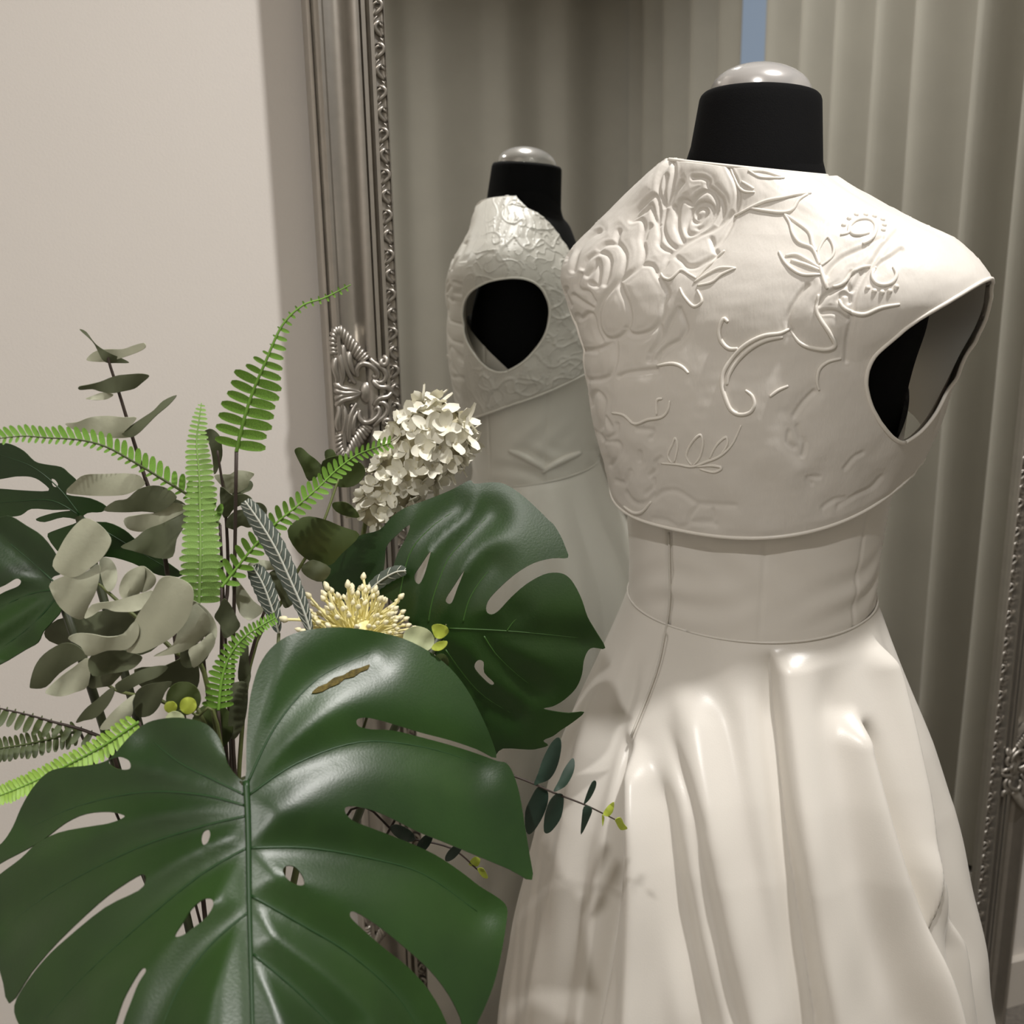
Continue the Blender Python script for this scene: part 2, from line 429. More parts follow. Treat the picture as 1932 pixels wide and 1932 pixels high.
# --- the black dress form
form = empty('dress_form', D(0, 0, 0), 'black jersey dress form with silver neck cap wearing the gown', 'dress form')
BODY = [(.80, .150, .115, .100, .0), (.90, .125, .100, .092, .0), (.955, .112, .088, .086, .0), (1.04, .118, .090, .092, .0), (1.12, .128, .094, .108, .0), (1.18, .138, .094, .112, .0),
        (1.22, .150, .084, .094, .0), (1.25, .152, .072, .078, .0), (1.285, .128, .062, .064, .0), (1.318, .095, .058, .060, .008), (1.332, .068, .056, .056, .014), (1.35, .0595, .053, .054, .016), (1.37, .0535, .050, .051, .014)]
th = np.linspace(0, 2 * np.pi, 64, endpoint=False)
ts = np.linspace(0, len(BODY) - 1, 70)
V = []
for t in ts:
    z, a, bb, bf, vc = [float(spl(BODY, c)(t)) for c in range(5)]
    u, v = section(th, a, bb, bf, vc, 2.1)
    for uu, vv in zip(u, v): V.append(D(uu, vv, z - uu * (.05 * min(1, max(0, (z - 1.10) / .12)) + .06 * min(1, max(0, (z - 1.27) / .04)))))
mk('torso', V, grid_faces(len(ts), 64), 'black', form)
# neck: leans forward, its top is cut on a slant
def neck_ring(f, rs):
    z0 = 1.333 + (1.406 - 1.333) * f
    out = []
    for t in th:
        a = (.0605 + (.0515 - .0605) * f) * rs; b = (.0565 + (.0505 - .0565) * f) * rs
        u, v = a * math.sin(t), b * math.cos(t) + .018 - .008 * f
        out.append((u, v, z0 + f * .09 * (v - .01)))
    return out
rings = [neck_ring(f, 1) for f in np.linspace(0, .93, 9)] + [neck_ring(.97, .985), neck_ring(.995, .955), neck_ring(1.0, .90), neck_ring(1.0, .5)]
V = [D(*p) for r_ in rings for p in r_]
mk('neck', V, grid_faces(len(rings), 64), 'black', form)
cap_r = []
for k in range(9):
    ph = math.pi / 2 * k / 8
    r_ = neck_ring(1.0, .84 * math.cos(ph) + .002)
    cap_r.append([(u, v, z + .024 * math.sin(ph) + .001) for u, v, z in r_])
V = [D(*p) for r_ in cap_r for p in r_]
mk('neck_cap', V, grid_faces(len(cap_r), 64), 'cap', form)
V, Fc = lathe([(.002, .02), (.17, .02), (.19, .012), (.19, .0)], DX, DY, 48)
mk('stand_base', V, Fc, 'chrome', form)
mk('stand_pole', *tube([(DX, DY, .015), (DX, DY, .85)], .014, 14), 'chrome', form)

# --- the gown
gown = empty('wedding_gown', D(0, 0, .1), 'ivory satin wedding gown with fitted bodice and full pleated skirt', 'dress')
ZW = .955
def waist_dip(th_, z): return -.014 * np.cos(th_) * np.exp(-((z - ZW) / .10) ** 2)
BOD = [(ZW, .121, .100, .094, 0), (1.00, .122, .099, .096, 0), (1.05, .127, .100, .102, 0), (1.10, .133, .102, .112, 0), (1.14, .137, .103, .118, 0)]
BOD[-1] = (1.21, .139, .101, .118, 0)
NB_T = 420; thb = np.linspace(0, 2 * np.pi, NB_T, endpoint=False); nzb = 90
ztop = 1.108 + .085 * np.clip(np.abs(np.cos(thb)), 0, 1) ** .9
kz = np.array([k[0] for k in BOD])
zb_ = ZW + (ztop[None, :] - ZW) * np.linspace(0, 1, nzb)[:, None]
tb_ = np.interp(zb_, kz, np.arange(len(BOD)))
THB = np.repeat(thb[None, :], nzb, 0)
ub, vb = section(THB, spl(BOD, 1)(tb_), spl(BOD, 2)(tb_), spl(BOD, 3)(tb_), 0, 2.1)
bb0 = Dn(ub, vb, zb_ + waist_dip(THB, zb_))
bodbv = BVHTree.FromPolygons([tuple(q) for q in bb0.reshape(-1, 3)], grid_faces(nzb, NB_T))
def on_bodice(x, y):
    d = ray(x, y).normalized(); h = bodbv.ray_cast(CAM, d)[0]
    if h is None: h = bodbv.find_nearest(CAM + d * .87)[0]
    return h
def seam_theta(x, y):
    h = on_bodice(x, y); dd = ((bb0 - np.array(h)) ** 2).sum(-1); k = np.unravel_index(np.argmin(dd), dd.shape); return thb[k[1]]
SEAMS = [seam_theta(1262, 1100), seam_theta(1440, 1110), seam_theta(1618, 1090)]
SEAMS += [SEAMS[2] + .85, SEAMS[0] - .85, SEAMS[0] - 1.7]
kk = np.ones_like(ub)
for i_, s0 in enumerate(SEAMS):
    dd = (THB - s0 + np.pi) % (2 * np.pi) - np.pi; kk -= (.0034 if i_ == 0 else .0010) / .11 * np.exp(-(dd * .11 / (.0030 if i_ == 0 else .0022)) ** 2)
# soft drag lines above the waist seam
q_ = zb_ - ZW
wr = .0016 * np.sin(q_ * 210 - THB * 9 + 1.5 * np.sin(THB * 5)) * np.exp(-((q_ - .030) / .026) ** 2) * (.55 + .45 * np.sin(THB * 4 + 2))
wr += .0010 * np.sin(q_ * 130 + THB * 13) * np.exp(-((q_ - .07) / .03) ** 2) * (.5 + .5 * np.sin(THB * 3))
kk += wr / .11
mk('bodice', Dn(ub * kk, vb * kk, zb_ + waist_dip(THB, zb_)).reshape(-1, 3), grid_faces(nzb, NB_T), 'satin', gown)

RK = [(.02, .280), (.10, .279), (.30, .270), (.50, .250), (.60, .231), (.70, .207), (.757, .193), (.82, .173), (.88, .151), (.92, .136), (.945, .127), (ZW, .1225)]
RK = RK[::-1]
rz = np.array([k[0] for k in RK]); rr = np.array([k[1] for k in RK])
def Rsk(z): return np.interp(z, rz[::-1], rr[::-1])
def sk_pt(th_, z, r):
    w = np.clip((z - .78) / (ZW - .78), 0, 1); w = w * w * (3 - 2 * w)
    c = np.cos(th_); b = r * (1 - w * np.where(c > 0, .175, .225))
    return r * np.sin(th_), b * c
NS_T, NS_Z = 760, 200
ths = np.linspace(-np.pi, np.pi, NS_T, endpoint=False)
zz = ZW - (ZW - .03) * np.linspace(0, 1, NS_Z) ** 1.25
TH, ZZ = np.meshgrid(ths, zz)
def skirt_base():
    R = Rsk(ZZ); u, v = sk_pt(TH, ZZ, R); return Dn(u, v, ZZ + waist_dip(TH, ZZ))
base = skirt_base()
bv = BVHTree.FromPolygons([tuple(p) for p in base[::4, ::4].reshape(-1, 3)], grid_faces(base[::4, ::4].shape[0], base[::4, ::4].shape[1]))
def trace_skirt(pts):
    out = []
    for x, y in cr(pts, 5):
        d = ray(x, y).normalized(); h = bv.ray_cast(CAM, d)[0]
        if h is None:
            h = bv.find_nearest(CAM + d * .9)[0]
        q = np.array([h.x - DX, h.y - DY]); u, v = q @ RGT_, q @ BCK_
        r_ = Rsk(h.z); w = min(1, max(0, (h.z - .78) / (ZW - .78))); w = w * w * (3 - 2 * w)
        v = v / (1 - w * (.175 if v > 0 else .225))
        th_ = math.atan2(u, v); out.append((h.z - float(waist_dip(th_, h.z)), th_))
    out.sort(); out = np.array(out); md = np.median(out[:, 1])
    return out[np.abs(out[:, 1] - md) < .6]
disp = np.zeros_like(TH)
def fold(pts, A, w, mode='ridge', w2=None, z_in=.05):
    tr = trace_skirt(pts); zt = tr[-1, 0]
    thl = np.interp(ZZ, tr[:, 0], tr[:, 1])
    dz = np.clip(tr[0, 0] - ZZ, 0, 1)                       # below the traced part it runs straight on
    sl = (tr[min(6, len(tr) - 1), 1] - tr[0, 1]) / max(1e-4, tr[min(6, len(tr) - 1), 0] - tr[0, 0])
    thl = thl - sl * dz * .4
    s = ((TH - thl + np.pi) % (2 * np.pi) - np.pi) * Rsk(ZZ)
    ramp = np.clip((zt - ZZ) / z_in, 0, 1); ramp = ramp * ramp * (3 - 2 * ramp)
    g = A * ramp * (1 + .6 * np.clip(zt - ZZ, 0, .6))
    if mode == 'ridge': return g * np.exp(-(s / w) ** 2)
    if mode == 'step':                                     # rises sharply on the +s side, then relaxes
        w2 = w2 or w * 4
        return g * np.where(s > 0, (-.5 + 1.5 * (1 - np.exp(-np.abs(s) / (w * .6)))) * np.exp(-np.abs(s) / w2), -.5 * np.exp(-np.abs(s) / w))
    if mode == 'pinch':                                    # asymmetrical ridge, sharp on the +s side
        return g * np.where(s > 0, np.exp(-(s / (w * .45)) ** 2), np.exp(-(s / (w2 or w * 2)) ** 2))
disp += fold([(1200, 1385), (1208, 1480), (1210, 1600), (1208, 1750), (1200, 1932)], .020, .015, z_in=.03)
disp += fold([(1188, 1380), (1168, 1520), (1152, 1700), (1110, 1932)], -.018, .009, z_in=.02)
disp += fold([(1224, 1410), (1252, 1560), (1285, 1750), (1325, 1932)], -.012, .013, z_in=.04)
disp += fold([(1284, 1250), (1312, 1390), (1345, 1560), (1390, 1760), (1430, 1932)], .009, .018)
disp += fold([(1258, 1350), (1285, 1440), (1314, 1548)], -.006, .008)
disp += fold([(1345, 1250), (1372, 1400), (1400, 1560), (1440, 1760), (1480, 1932)], -.005, .014)
disp += fold([(1450, 1205), (1458, 1300), (1470, 1400), (1482, 1500), (1503, 1650), (1548, 1932)], .020, .010, 'step', .045, z_in=.02)
disp += fold([(1437, 1260), (1452, 1400), (1464, 1500), (1484, 1650), (1525, 1932)], -.008, .010)
disp += fold([(1545, 1225), (1575, 1420), (1600, 1560), (1640, 1740), (1680, 1932)], -.009, .020)
disp += fold([(1598, 1326), (1622, 1420), (1650, 1540), (1692, 1690), (1762, 1932)], .021, .013, 'pinch', .022, z_in=.03)
disp += fold([(1622, 1345), (1655, 1470), (1690, 1600), (1735, 1760)], -.015, .010, z_in=.03)
disp += fold([(1640, 1195), (1668, 1280), (1695, 1400), (1716, 1500), (1728, 1620), (1738, 1790)], .018, .011, 'pinch', .020, z_in=.025)
disp += fold([(1672, 1225), (1708, 1370), (1735, 1480), (1752, 1560)], -.010, .010, z_in=.03)
disp += fold([(1722, 1558), (1752, 1650), (1800, 1775)], .012, .008, 'pinch', .016)
disp += fold([(1140, 1260), (1100, 1450), (1062, 1650), (1010, 1932)], .008, .024)
disp += fold([(1215, 1215), (1180, 1330), (1140, 1450)], -.006, .012)
disp += fold([(1257, 1192), (1238, 1270), (1192, 1388)], -.0036, .0030, z_in=.004) * (ZZ > trace_skirt([(1192, 1388), (1190, 1396)])[0, 0])
# the far side: even pleats of the full skirt
far = np.clip((np.abs(TH) - 1.45) / .35, 0, 1)
ph = TH * 11 + .9 * np.sin(TH * 3 + .4)
gro = np.clip((ZW - ZZ) / .30, 0, 1)
disp += far * gro * .012 * (np.abs(np.sin(ph / 2 * 1.0)) ** 1.6 * 2 - 1)
disp += .0012 * np.sin(ZZ * 55 + TH * 9) * np.sin(TH * 23) * gro
R = Rsk(ZZ) + disp * np.clip((ZW - ZZ) / .012, 0, 1)
u, v = sk_pt(TH, ZZ, R)
mk('skirt', Dn(u, v, ZZ + waist_dip(TH, ZZ)).reshape(-1, 3), grid_faces(NS_Z, NS_T), 'satin', gown)
# waist seam welt and centre-back zip
z_, a_, bb_, bf_, vc_ = BOD[0]
uu, vv = section(np.linspace(0, 2 * np.pi, 120), .1225, .1005, .0948, 0, 2.1)
thw = np.linspace(0, 2 * np.pi, 120)
mk('waist_seam', *tube([D(a, b, ZW + .0005 + waist_dip(t, ZW)) for a, b, t in zip(uu, vv, thw)], .0011, 5), 'satin', gown)
zp = [on_bodice(x, y) for x, y in cr([(1262, 1005), (1263, 1060), (1264, 1110), (1262, 1150), (1260, 1166)], 4)]
tr = trace_skirt([(1256, 1190), (1238, 1270), (1192, 1388)])
for z, t in tr[::-1]:
    r_ = float(Rsk(z)) + .0002; a, b = sk_pt(np.array(t), np.array(z), r_); zp.append(D(float(a), float(b), z + float(waist_dip(t, z))))
mk('zip', *tube(zp, .0011, 6), 'zip', gown)

# crossed folds at the front of the waist, seen in the mirror
def front_cast(x, y):
    d = ray(x, y); t = (M0 - CAM).dot(NRM) / d.dot(NRM); h = CAM + d * t
    r_ = (d - NRM * 2 * d.dot(NRM)).normalized(); return bodbv.ray_cast(h + r_ * .001, r_)[0]
for pl in ([(960, 838), (985, 848), (1010, 862), (1030, 876)], [(1096, 842), (1070, 852), (1045, 864), (1022, 880)]):
    q_ = [front_cast(x, y + 12) for x, y in cr(pl, 4)]; q_ = [a for a in q_ if a]
    if len(q_) > 3: mk('sash_fold', *tube(q_, [.0022 + .0035 * math.sin(math.pi * (i + .5) / len(q_)) for i in range(len(q_))], 8), 'satin', gown)

# --- the bolero
bol = empty('bolero_jacket', D(0, 0, 1.04), 'ivory cropped bolero jacket with raised rose embroidery and cap sleeves', 'jacket')
BK = [(1.030, .131, .116, .120, .0), (1.080, .143, .123, .130, .0), (1.120, .156, .128, .139, .0), (1.165, .166, .128, .146, .0), (1.198, .178, .125, .137, .0), (1.225, .195, .120, .122, .004),
      (1.246, .203, .112, .107, .008), (1.266, .197, .102, .094, .010), (1.287, .175, .089, .082, .011), (1.306, .143, .079, .073, .012), (1.325, .110, .073, .067, .015), (1.339, .086, .068, .062, .017), (1.346, .073, .063, .060, .019)]
NT_B, NZ_B = 640, 330
# denser angles on the back and right side
def warp(q):  # 0..1 to angle, density higher around theta = +0.3
    return q
q = np.linspace(0, 1, NT_B, endpoint=False)
TB = 2 * np.pi * q - np.pi + .3 + .42 * np.sin(2 * np.pi * q) * -1.0 * -1.0
TB = 2 * np.pi * q - np.pi; TB = TB - (-.40) * np.sin(TB) * -1.0 + .25
fz, fa, fbb, fbf, fvc = [spl(BK, c) for c in range(5)]
tfine = np.linspace(0, len(BK) - 1, 600); zfine = fz(tfine)
def bol_pt(th_, t_): 
    a, bb, bf, vc, z = fa(t_), fbb(t_), fbf(t_), fvc(t_), fz(t_)
    c, s = np.cos(th_), np.sin(th_); ex = 2.2
    b = np.where(c > 0, bb, bf)
    uu_ = a * np.sign(s) * np.abs(s) ** (2 / ex)
    z = z - uu_ * (.05 * np.clip((z - 1.10) / .12, 0, 1) + .11 * np.clip((z - 1.29) / .05, 0, 1))
    return uu_, b * np.sign(c) * np.abs(c) ** (2 / ex) + vc, z
zh = 1.040 + .10 * ((1 - np.cos(TB)) / 2) ** 1.35
th0 = np.interp(zh, zfine, tfine)
s01 = np.linspace(0, 1, NZ_B)[:, None]
TT = th0[None, :] + (len(BK) - 1 - th0[None, :]) * s01
# even out the spacing along the profile
TH_B = np.repeat(TB[None, :], NZ_B, 0)
u, v, z = bol_pt(TH_B, TT)
def soft(u, v, z):   # shoulder blade / side drape
    return u, v
BP = Dn(u, v, z)
def normals(Pg):
    du = np.roll(Pg, -1, 1) - np.roll(Pg, 1, 1); dv = np.gradient(Pg, axis=0)
    n = np.cross(du, dv); return n / (np.linalg.norm(n, axis=-1, keepdims=True) + 1e-12)
NB_ = normals(BP)
cen = Dn(np.zeros_like(u), np.zeros_like(u), z)
if ((BP - cen) * NB_).sum(-1)[NZ_B // 2].mean() < 0: NB_ = -NB_

def C(ox, oy, sc, pts): return [(ox + x / sc, oy + y / sc) for x, y in pts]
A_ = lambda *p: C(1020, 280, 4.83, p)
B_ = lambda *p: C(1300, 280, 4.83, p)
C_ = lambda *p: C(1020, 640, 4.83, p)
E_ = lambda *p: C(1320, 560, 4.83, p)
GRO = [
 A_((1440,640),(1420,600),(1450,560),(1500,550),(1520,590),(1480,640),(1440,680),(1390,660),(1380,600),(1410,540),(1470,500),(1540,510),(1580,560),(1560,640),(1500,710),(1440,740)),
 A_((1385,560),(1360,640),(1330,720),(1350,780),(1390,790),(1450,760),(1540,690),(1600,600),(1620,500),(1580,420),(1520,390),(1440,430),(1390,500)),
 A_((1385,520),(1340,480),(1290,480),(1260,560),(1250,680),(1270,780),(1300,850)),
 A_((1230,540),(1250,640),(1240,720),(1270,800),(1300,860)),
 A_((1150,560),(1120,680),(1130,780),(1170,860),(1230,910)),
 A_((1160,1010),(1300,890),(1450,800),(1560,750),(1680,670),(1760,590)),
 A_((1650,460),(1670,540),(1660,620),(1620,700)),
 A_((1700,130),(1740,220),(1780,300),(1810,420),(1800,520),(1770,620),(1720,730),(1660,830),(1590,900)),
 A_((1400,270),(1480,270),(1530,300),(1530,350),(1580,390),(1640,450)),
 A_((1560,830),(1590,930),(1610,980),(1500,1040),(1420,1080),(1340,1080),(1290,1030),(1250,1000)),
 A_((1140,540),(1090,420),(1080,330),(1110,220),(1190,110)), A_((1160,530),(1190,380),(1220,220),(1210,100)),
 A_((1180,520),(1230,400),(1290,310)), A_((1145,530),(1125,400),(1150,250)),
 A_((830,660),(900,560),(980,480),(1050,430),(1080,500),(1090,600),(1080,680)),
 A_((850,640),(960,570),(1010,520),(1040,610),(1060,670),(1090,700)),
 A_((840,660),(920,650),(950,720),(930,830),(950,930),(930,1030),(880,1100),(800,1160),(740,1200)),
 A_((720,760),(700,850),(740,900),(780,980),(770,1080),(740,1160),(680,1250),(600,1340),(550,1430),(530,1530),(540,1640),(590,1720),(660,1740),(740,1710),(800,1640),(820,1530),(800,1420),(770,1350),(730,1260),(720,1200)),
 A_((540,930),(600,880),(700,870)), A_((530,950),(610,970),(640,1040),(620,1150),(590,1240)),
 A_((390,1090),(440,1010),(520,960)), A_((430,1160),(490,1090),(530,1030),(540,1110),(530,1200),(520,1250),(470,1230)),
 A_((370,1150),(340,1240),(370,1290),(440,1310),(480,1370),(500,1400)),
 A_((240,1280),(230,1340),(280,1430)), A_((310,1340),(390,1400),(480,1450)),
 A_((350,1520),(380,1550),(450,1500),(490,1540),(510,1650),(560,1750)),
 A_((930,1060),(1020,1070),(1070,1150),(1130,1240),(1165,1330),(1130,1420),(1120,1500),(1080,1600),(1000,1670),(900,1700),(830,1690),(790,1640)),
 A_((1260,1470),(1200,1560),(1150,1680),(1080,1790),(1030,1850),(1000,1930)),
 A_((1270,1460),(1310,1560),(1330,1650),(1270,1750),(1180,1800),(1100,1870),(1060,1930)),
 A_((1090,1610),(1100,1680),(1070,1780),(1010,1870)),
 A_((280,1640),(270,1740),(330,1830),(450,1840),(560,1820),(650,1770)), A_((690,1740),(680,1840),(690,1930)),
 A_((1080,700),(1090,800),(1080,870),(1130,920),(1190,950),(1160,1000),(1140,1060),(1080,1140)),
 A_((1010,710),(970,760),(950,830)), A_((300,1110),(330,980),(370,900),(470,800),(540,760)), A_((240,1000),(280,900),(330,760)),
 B_((1260,1160),(1310,1080),(1400,1000),(1500,950),(1620,900),(1700,840),(1760,820)),
 B_((1080,1250),(1000,1350),(930,1470),(900,1570),(930,1660)),
 B_((1180,1420),(1240,1350),(1320,1300),(1420,1250)), B_((1220,1490),(1330,1490),(1440,1560)),
 B_((1480,1140),(1440,1220),(1470,1300),(1520,1250),(1580,1130)), B_((1370,1380),(1390,1330),(1450,1340),(1460,1400)),
 B_((1900,760),(1780,880),(1690,1020),(1600,1150),(1530,1300),(1490,1450),(1470,1600),(1440,1750),(1430,1930)),
 B_((1700,1100),(1760,1040),(1850,990),(1932,930)), B_((1760,960),(1830,860),(1932,800)),
 C_((690,60),(690,200),(650,320),(540,370),(400,360)), C_((730,340),(800,310),(950,290),(1060,280)),
 C_((470,600),(480,520),(520,480),(580,540),(580,640),(540,820)), C_((570,800),(590,710),(650,800)),
 C_((700,780),(690,860),(620,900)), C_((600,930),(700,940),(730,1000),(700,1090),(640,1150)),
 C_((890,820),(1030,830),(1010,900)), C_((900,1100),(910,1030)), C_((1100,1080),(1060,1120),(1060,1180),(1000,1240)),
 C_((820,1200),(790,1280),(770,1310),(690,1290)), C_((1030,1280),(1030,1340),(970,1400)),
 C_((790,1400),(830,1460),(900,1500),(980,1480),(1040,1420)), C_((1040,1450),(1120,1390),(1250,1380),(1400,1480),(1440,1510),(1370,1600),(1350,1690)),
 C_((1370,1670),(1560,1660),(1570,1560)), C_((1030,1640),(1170,1660),(1270,1720),(1370,1670),(1500,1660),(1600,1690)),
 C_((1450,1500),(1600,1510),(1780,1510)), C_((440,790),(520,850),(570,910)), C_((490,1150),(560,1140),(580,1210),(550,1290),(490,1300)),
 C_((250,160),(300,300),(330,420)), C_((180,0),(260,60),(400,100),(520,110)),
 E_((810,1230),(800,1320),(860,1370)), E_((890,1180),(920,1280),(960,1330),(940,1440)), E_((1320,1560),(1400,1460),(1480,1420)),
 E_((1120,1920),(1220,1850),(1320,1830)), E_((1260,1900),(1420,1800),(1560,1740),(1650,1640)), E_((1040,860),(940,960),(860,1080)),
 E_((1020,1700),(980,1650),(1090,1645)),
]
# raised cords: (name, label, radius, polylines)
CORDS = [
 ('embroidered_scroll', 'large raised spiral scroll', .0019, [E_((820,290),(740,330),(600,350),(480,400),(380,470),(290,570),(220,690),(205,800),(240,930),(290,1030),(370,1070),(460,1050),(500,980),(480,900),(420,850)),
    E_((350,470),(270,470),(200,400),(180,300),(220,200),(260,230)), E_((760,365),(620,390),(500,445),(400,525),(320,620),(265,725),(250,800))]),
 ('embroidered_petal', 'raised tulip-shaped petal outline', .0017, [B_((930,1660),(1000,1760),(1100,1810),(1250,1830),(1330,1790),(1280,1680),(1200,1560),(1160,1470),(1180,1330))]),
 ('embroidered_leaf', 'raised leaf beside the rose', .0016, [B_((420,620),(560,540),(700,480),(850,450),(1000,420),(1110,410)), B_((560,545),(700,570),(850,585),(940,560),(1000,470),(1080,420))]),
 ('embroidered_leaf', 'raised upper leaf of the three-leaf sprig', .0015, [B_((870,600),(920,680),(950,780),(1010,860),(1110,900),(1150,950),(1190,1060)), B_((870,600),(990,680),(1100,770),(1130,880),(1160,940))]),
 ('embroidered_leaf', 'raised lower leaf of the three-leaf sprig', .0015, [B_((820,940),(870,1030),(940,1100),(1040,1150),(1200,1150)), B_((880,980),(980,970),(1080,1020),(1190,1090)), B_((930,1020),(1060,1060),(1190,1110))]),
 ('embroidered_leaf', 'raised small pointed leaf of the three-leaf sprig', .0013, [B_((1190,1050),(1180,930),(1260,810),(1320,900),(1300,990),(1200,1070))]),
 ('embroidered_stem', 'raised stem of the three-leaf sprig', .0018, [B_((1190,1070),(1215,1150),(1240,1220),(1260,1280))]),
 ('embroidered_ring', 'raised curl ringed with dots on the shoulder', .0017, [B_((1380,790),(1450,770),(1470,700),(1540,650),(1640,650),(1700,700),(1690,780),(1640,840),(1580,870)), B_((1470,720),(1490,780),(1560,790),(1640,770))]),
 ('embroidered_ring', 'raised curl ringed with dots on the cap sleeve', .0017, [B_((1700,1080),(1670,1150),(1700,1220),(1770,1245),(1850,1220),(1890,1150),(1860,1080))]),
 ('embroidered_scroll', 'raised scroll near the armhole', .0016, [B_((1310,1260),(1400,1230),(1480,1140),(1560,1090),(1650,1070)), B_((1370,1380),(1400,1440),(1480,1490),(1600,1510),(1750,1450),(1920,1420))]),
 ('embroidered_sprig', 'raised sprig under the neckline', .0012, [B_((370,120),(400,230),(440,320),(500,390),(600,400)), B_((540,200),(640,260),(760,270),(870,270)), B_((540,210),(680,210),(840,260)), B_((480,300),(560,350),(590,370))]),
 ('embroidered_sepal', 'raised pointed sepals', .0014, [A_((1420,1190),(1500,1100),(1600,1010),(1680,930)), A_((1400,1220),(1530,1140),(1640,1090),(1770,1090)), A_((1430,1250),(1560,1220),(1650,1150),(1780,1090)), A_((1100,1140),(1130,1180),(1190,1190),(1280,1110),(1360,1150),(1430,1190)), A_((1270,1270),(1310,1350),(1400,1440),(1470,1390),(1430,1290))]),
 ('embroidered_branch', 'raised branching stem at the lower back', .0014, [C_((650,670),(760,690),(860,770),(980,730),(1100,710),(1160,650),(1180,560)), C_((1060,690),(1060,560),(1110,540))]),
 ('embroidered_scroll', 'raised short wave', .0015, [C_((1060,240),(1200,220),(1290,250),(1350,310))]),
 ('embroidered_leaf_spray', 'raised leafy spray at the lower back', .0012, [C_((1100,1130),(1250,1140),(1380,1160),(1500,1120),(1640,1060),(1750,950),(1830,780)),
    C_((1200,1130),(1160,1060),(1200,960),(1230,900),(1250,980),(1220,1120)), C_((1380,1150),(1330,1060),(1380,940),(1460,870),(1480,960),(1450,1080),(1390,1150)), C_((1540,1090),(1600,970),(1690,890),(1700,960),(1640,1060)), C_((1420,1160),(1560,1150),(1650,1170),(1580,1210),(1450,1180))]),
 ('embroidered_fold', 'raised double arc near the hem', .0016, [C_((760,1520),(850,1580),(930,1570),(1010,1480))]),
 ('embroidered_scroll', 'raised hook beside the sleeve', .0014, [E_((1290,560),(1170,590),(1090,660),(1070,770),(1090,850)), E_((640,910),(720,850),(810,810))]),
]
bolbv = BVHTree.FromPolygons([tuple(p) for p in BP[::3, ::3].reshape(-1, 3)], grid_faces(BP[::3, ::3].shape[0], BP[::3, ::3].shape[1]))
# quilted relief: stitched grooves with padded cloth between
px, py = proj_np(BP.reshape(-1, 3)); px = px.reshape(u.shape); py = py.reshape(u.shape)
facing = ((np.array(CAM) - BP) * NB_).sum(-1) > 0
dmin = np.full(u.shape, 60.0)
fx, fy = px[facing], py[facing]; dm = dmin[facing]
order = np.argsort(fx); fxs, fys, dms = fx[order], fy[order], dm[order]
for pl in GRO:
    q = cr(pl, 3)
    for (x0, y0), (x1, y1) in zip(q[:-1], q[1:]):
        lo, hi = np.searchsorted(fxs, [min(x0, x1) - 45, max(x0, x1) + 45])
        X, Y = fxs[lo:hi], fys[lo:hi]
        k = (Y > min(y0, y1) - 45) & (Y < max(y0, y1) + 45)
        X, Y = X[k], Y[k]
        L2 = (x1 - x0) ** 2 + (y1 - y0) ** 2 + 1e-9
        t = np.clip(((X - x0) * (x1 - x0) + (Y - y0) * (y1 - y0)) / L2, 0, 1)
        d_ = np.hypot(X - x0 - t * (x1 - x0), Y - y0 - t * (y1 - y0))
        seg = dms[lo:hi]; seg[k] = np.minimum(seg[k], d_); dms[lo:hi] = seg
dm[order] = dms; dmin[facing] = dm
wgt = .52 + .48 / (1 + np.exp((py - 770) / 35))
hgt = wgt * (.0021 * (1 - np.exp(-(dmin / 13) ** 2)) - .0013 * np.exp(-(dmin / 3.6) ** 2) + .0006 * np.exp(-((dmin - 7) / 3.5) ** 2))
# drag lines of the cloth on the right and under the arm
hgt = hgt + .0006 * np.sin(TH_B * 17 + z * 60) * np.exp(-((z - 1.10) / .05) ** 2)
hgt = hgt * np.clip((1 - s01) / .03, 0, 1) * np.clip(s01 / .012, 0, 1)
def field(seed, scale, n=9):      # irregular smooth field over the cloth, about -1..1
    r_ = np.random.RandomState(seed); f = np.zeros_like(z); X_ = TH_B * .15 / scale; Y_ = z / scale
    for k in range(n):
        a_ = r_.uniform(0, 2 * np.pi); w_ = r_.uniform(.6, 1.6)
        f += np.sin((X_ * np.cos(a_) + Y_ * np.sin(a_)) * w_ * 2 * np.pi + r_.uniform(0, 6.28))
    return f / math.sqrt(n)
edge_in = np.clip((1 - s01) / .03, 0, 1) * np.clip(s01 / .012, 0, 1)
hgt = hgt + facing * edge_in * (.00034 * field(1, .042) + .00007 * field(2, .014))
BPd = BP + NB_ * hgt[..., None]
# the far side carries the same kind of raised lines
tocam = np.array(CAM) - BP; cosf = (tocam * NB_).sum(-1) / np.linalg.norm(tocam, axis=-1)
away = np.clip((.02 - cosf) / .30, 0, 1)
crinkle = away * edge_in * (.0016 * np.exp(-(field(5, .045) / .10) ** 2) + .0014 * np.exp(-(field(6, .03) / .08) ** 2) + .0005 * field(7, .03))
crinkle += .0016 * np.abs(np.sin(TH_B * 14 + z * 55)) ** 6 * ((TH_B > 1.7) & (TH_B < 2.6)) * (z < 1.22)
BPd = BPd + NB_ * crinkle[..., None]
